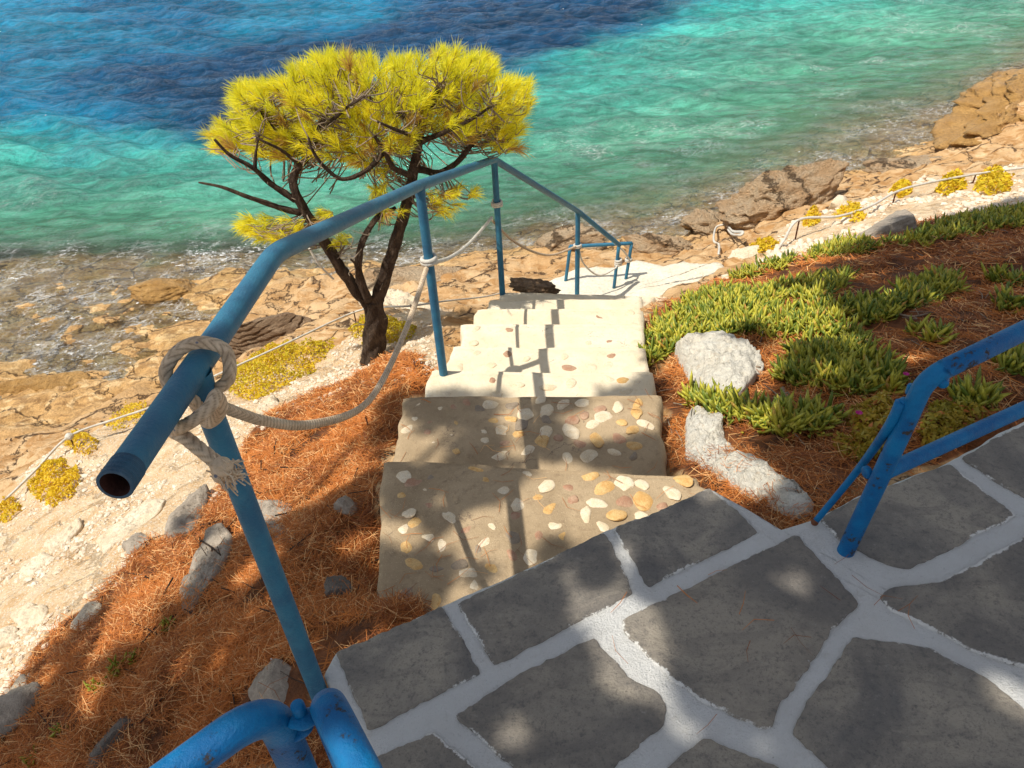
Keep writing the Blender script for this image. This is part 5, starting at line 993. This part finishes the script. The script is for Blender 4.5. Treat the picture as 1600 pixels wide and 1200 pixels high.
# ------------------------------------------------------------------ tall pines out of view above the viewer, crowns shaped to cast the terrace shade
def gt(px, py):
    p = at(px, py, 0); 
    if inpoly(np.array([p[0]]), np.array([p[1]]), TO)[0]: return p
    for z, a, b in zip(NZ[:3], range(3), range(3)):
        p = at(px, py, z)
        if inpoly(np.array([p[0]]), np.array([p[1]]), [BL[a], Ls[a], Rs[a], BR[a]])[0]: return p
    return G(px, py)
SH = np.array([(-60, 1260), (-30, 1130), (60, 1050), (140, 970), (215, 890), (262, 850), (300, 815), (340, 830), (380, 850), (440, 815), (500, 800), (560, 760), (592, 745), (600, 690), (622, 622), (700, 619), (800, 620), (900, 622), (985, 612), (1010, 580), (1040, 560), (1075, 545), (1150, 540), (1200, 490), (1260, 440), (1320, 400), (1420, 362), (1600, 312), (1720, 285), (1760, 1260)])
HOLES = [np.array(p) for p in ([(835, 724), (900, 727), (1085, 746), (1100, 768), (1000, 795), (930, 815), (870, 790), (840, 760)], [(1035, 640), (1070, 640), (1100, 700), (1110, 735), (1050, 735)], [(1085, 655), (1120, 660), (1145, 720), (1200, 760), (1180, 770), (1100, 730), (1075, 700)], [(1120, 560), (1180, 575), (1150, 625), (1110, 620)], [(240, 870), (300, 840), (320, 880), (290, 930), (230, 950), (200, 920)], [(190, 960), (250, 955), (240, 990), (180, 1000)], [(1200, 480), (1260, 470), (1300, 520), (1240, 540)], [(650, 690), (700, 690), (690, 715), (640, 715)], [(880, 650), (950, 640), (970, 680), (900, 690)], [(1085, 655), (1130, 660), (1150, 735), (1100, 735)], [(1060, 555), (1190, 560), (1185, 600), (1120, 635), (1070, 600)])]
DISC = [(880, 890, 36), (905, 958, 42), (970, 1048, 62), (1000, 968, 58), (1040, 1090, 34), (1075, 1150, 30), (1250, 900, 20), (800, 1150, 46), (980, 865, 38), (640, 1165, 30), (1190, 1170, 26), (985, 930, 20), (1045, 1010, 30), (765, 920, 20), (690, 775, 20), (750, 800, 22), (765, 860, 24), (690, 850, 16), (340, 1030, 26), (300, 1060, 20), (400, 960, 20), (500, 1000, 14), (450, 920, 18), (150, 1090, 26), (590, 985, 20), (560, 960, 16), (1590, 1090, 60), (1480, 1130, 24), (1430, 560, 26), (1340, 560, 22), (1390, 470, 22), (1230, 650, 16), (1290, 600, 14), (650, 1180, 18), (750, 1010, 8), (1080, 520, 22)]
HOLW = [np.array([gt(*q)[:2] for q in h]) for h in HOLES]; DISW = [(gt(a, b), c) for a, b, c in DISC]; DISW = [(p, c * np.linalg.norm(p - EYE) / 1250) for p, c in DISW]
def gtv(px, py):
    D = np.stack([ray(a, b) for a, b in zip(px, py)]); out = np.full((len(px), 3), np.nan)
    for z, P in [(0.0, TO)] + [(NZ[k], [BL[k], Ls[k], Rs[k], BR[k]]) for k in range(3)]:
        p = EYE + D * ((z - H) / D[:, 2])[:, None]; k = inpoly(p[:, 0], p[:, 1], P) & np.isnan(out[:, 0]); out[k] = p[k]
    todo = np.where(np.isnan(out[:, 0]))[0]; ts = np.geomspace(.7, 30, 260)
    for c in range(0, len(todo), 2000):
        i = todo[c:c + 2000]; P = EYE + D[i][:, None, :] * ts[None, :, None]; b = P[..., 2] < hz(np.clip(P[..., 0], -13.9, 17.9), np.clip(P[..., 1], -1.4, 23.9)); k = np.argmax(b, 1); out[i] = P[np.arange(len(i)), k]
    return out
r = np.random.default_rng(99); TA, TB_ = MB(), MB(); CA, CB = [], []
def candidates(n, fx, fy, want):
    px = fx(r.random(n)); py = fy(r.random(n)); k = inpoly(px, py, SH); px, py = px[k], py[k]; p = gtv(px, py); dist_ = np.hypot(p[:, 0], p[:, 1])
    ok = vn(p[:, 0] * 4.5, p[:, 1] * 4.5, seed=12) > np.where(dist_ > 2.6, -.9, -.68)
    tr_ = (p[:, 0] < .66) & (p[:, 1] > 1.2) & (p[:, 1] < 2.45) & (p[:, 0] > -.48) & (p[:, 2] < -.1); ok &= ~tr_ | (fbm(p[:, 0] * 6, p[:, 1] * 6, o=3, seed=77) > .03); mg = np.where(px < 1030, .055, .085) * (1 + .3 * np.maximum(0, dist_ - 1.5))
    for h in HOLW: ok &= sdist(p[:, 0], p[:, 1], h) < -mg
    for a, c in DISW: ok &= (p[:, 0] - a[0]) ** 2 + (p[:, 1] - a[1]) ** 2 > (c * .8 + .032) ** 2
    return p[ok][:want]
CAND = np.concatenate([candidates(17000, lambda u: -60 + 1820 * u, lambda u: 285 + 975 * u ** 1.9, 5400), candidates(4500, lambda u: 480 + 1280 * u, lambda u: 760 + 500 * u, 1900), candidates(6500, lambda u: 570 + 550 * u, lambda u: 612 + 368 * u, 1300)])
for p in CAND:
    dist_ = np.hypot(p[0], p[1]); hc = 4.3 + .9 * vn(p[:1] * .9, p[1:2] * .9, seed=14)[0] + r.normal() * .12; s = (hc - p[2]) / -L[2]; c = p - L * s
    left = p[0] < .25; big = 1.0 + .36 * max(0, dist_ - 1.5)
    tuft(TA if left else TB_, c, np.array([r.normal() * .5, r.normal() * .5, 1]), 26, .075 * min(big, 3.2), r, r.random(), .011 * min(big, 3), 1.5); (CA if left else CB).append(c)
for nm_, mb, C_, base, lb_ in (('shade_pine', TA, CA, np.array([-4.9, -2.2, -1.7]), 'tall pine whose crown overhangs the left slope behind the viewer'), ('shade_pine', TB_, CB, np.array([1.2, -3.2, -.2]), 'tall pine whose crown overhangs the terrace behind the viewer')):
    C_ = np.array(C_); root = thing(nm_, base.tolist(), lb_, 'tree'); cen = C_.mean(0); fork = base * .55 + cen * .45; fork[2] = 3.6
    V, F = tube(smoothpath([base - [0, 0, .3], base + [0, 0, .9], base * .8 + fork * .2 + [0, 0, 1], fork], 10), [.2, .16, .13, .1], 18); mesh('trunk', V, F, MAT['bark'], root)
    ml = MB(); ks = C_[r.choice(len(C_), 26, replace=False)]
    for q in ks: addtube(ml, smoothpath([fork, fork * .45 + q * .55 + [0, 0, .2], q + [0, 0, .05]], 6), [.05, .03, .01], 8)
    ml.build('limbs', MAT['bark'], root); mb.build('crown', MAT['canopy'], root, False)
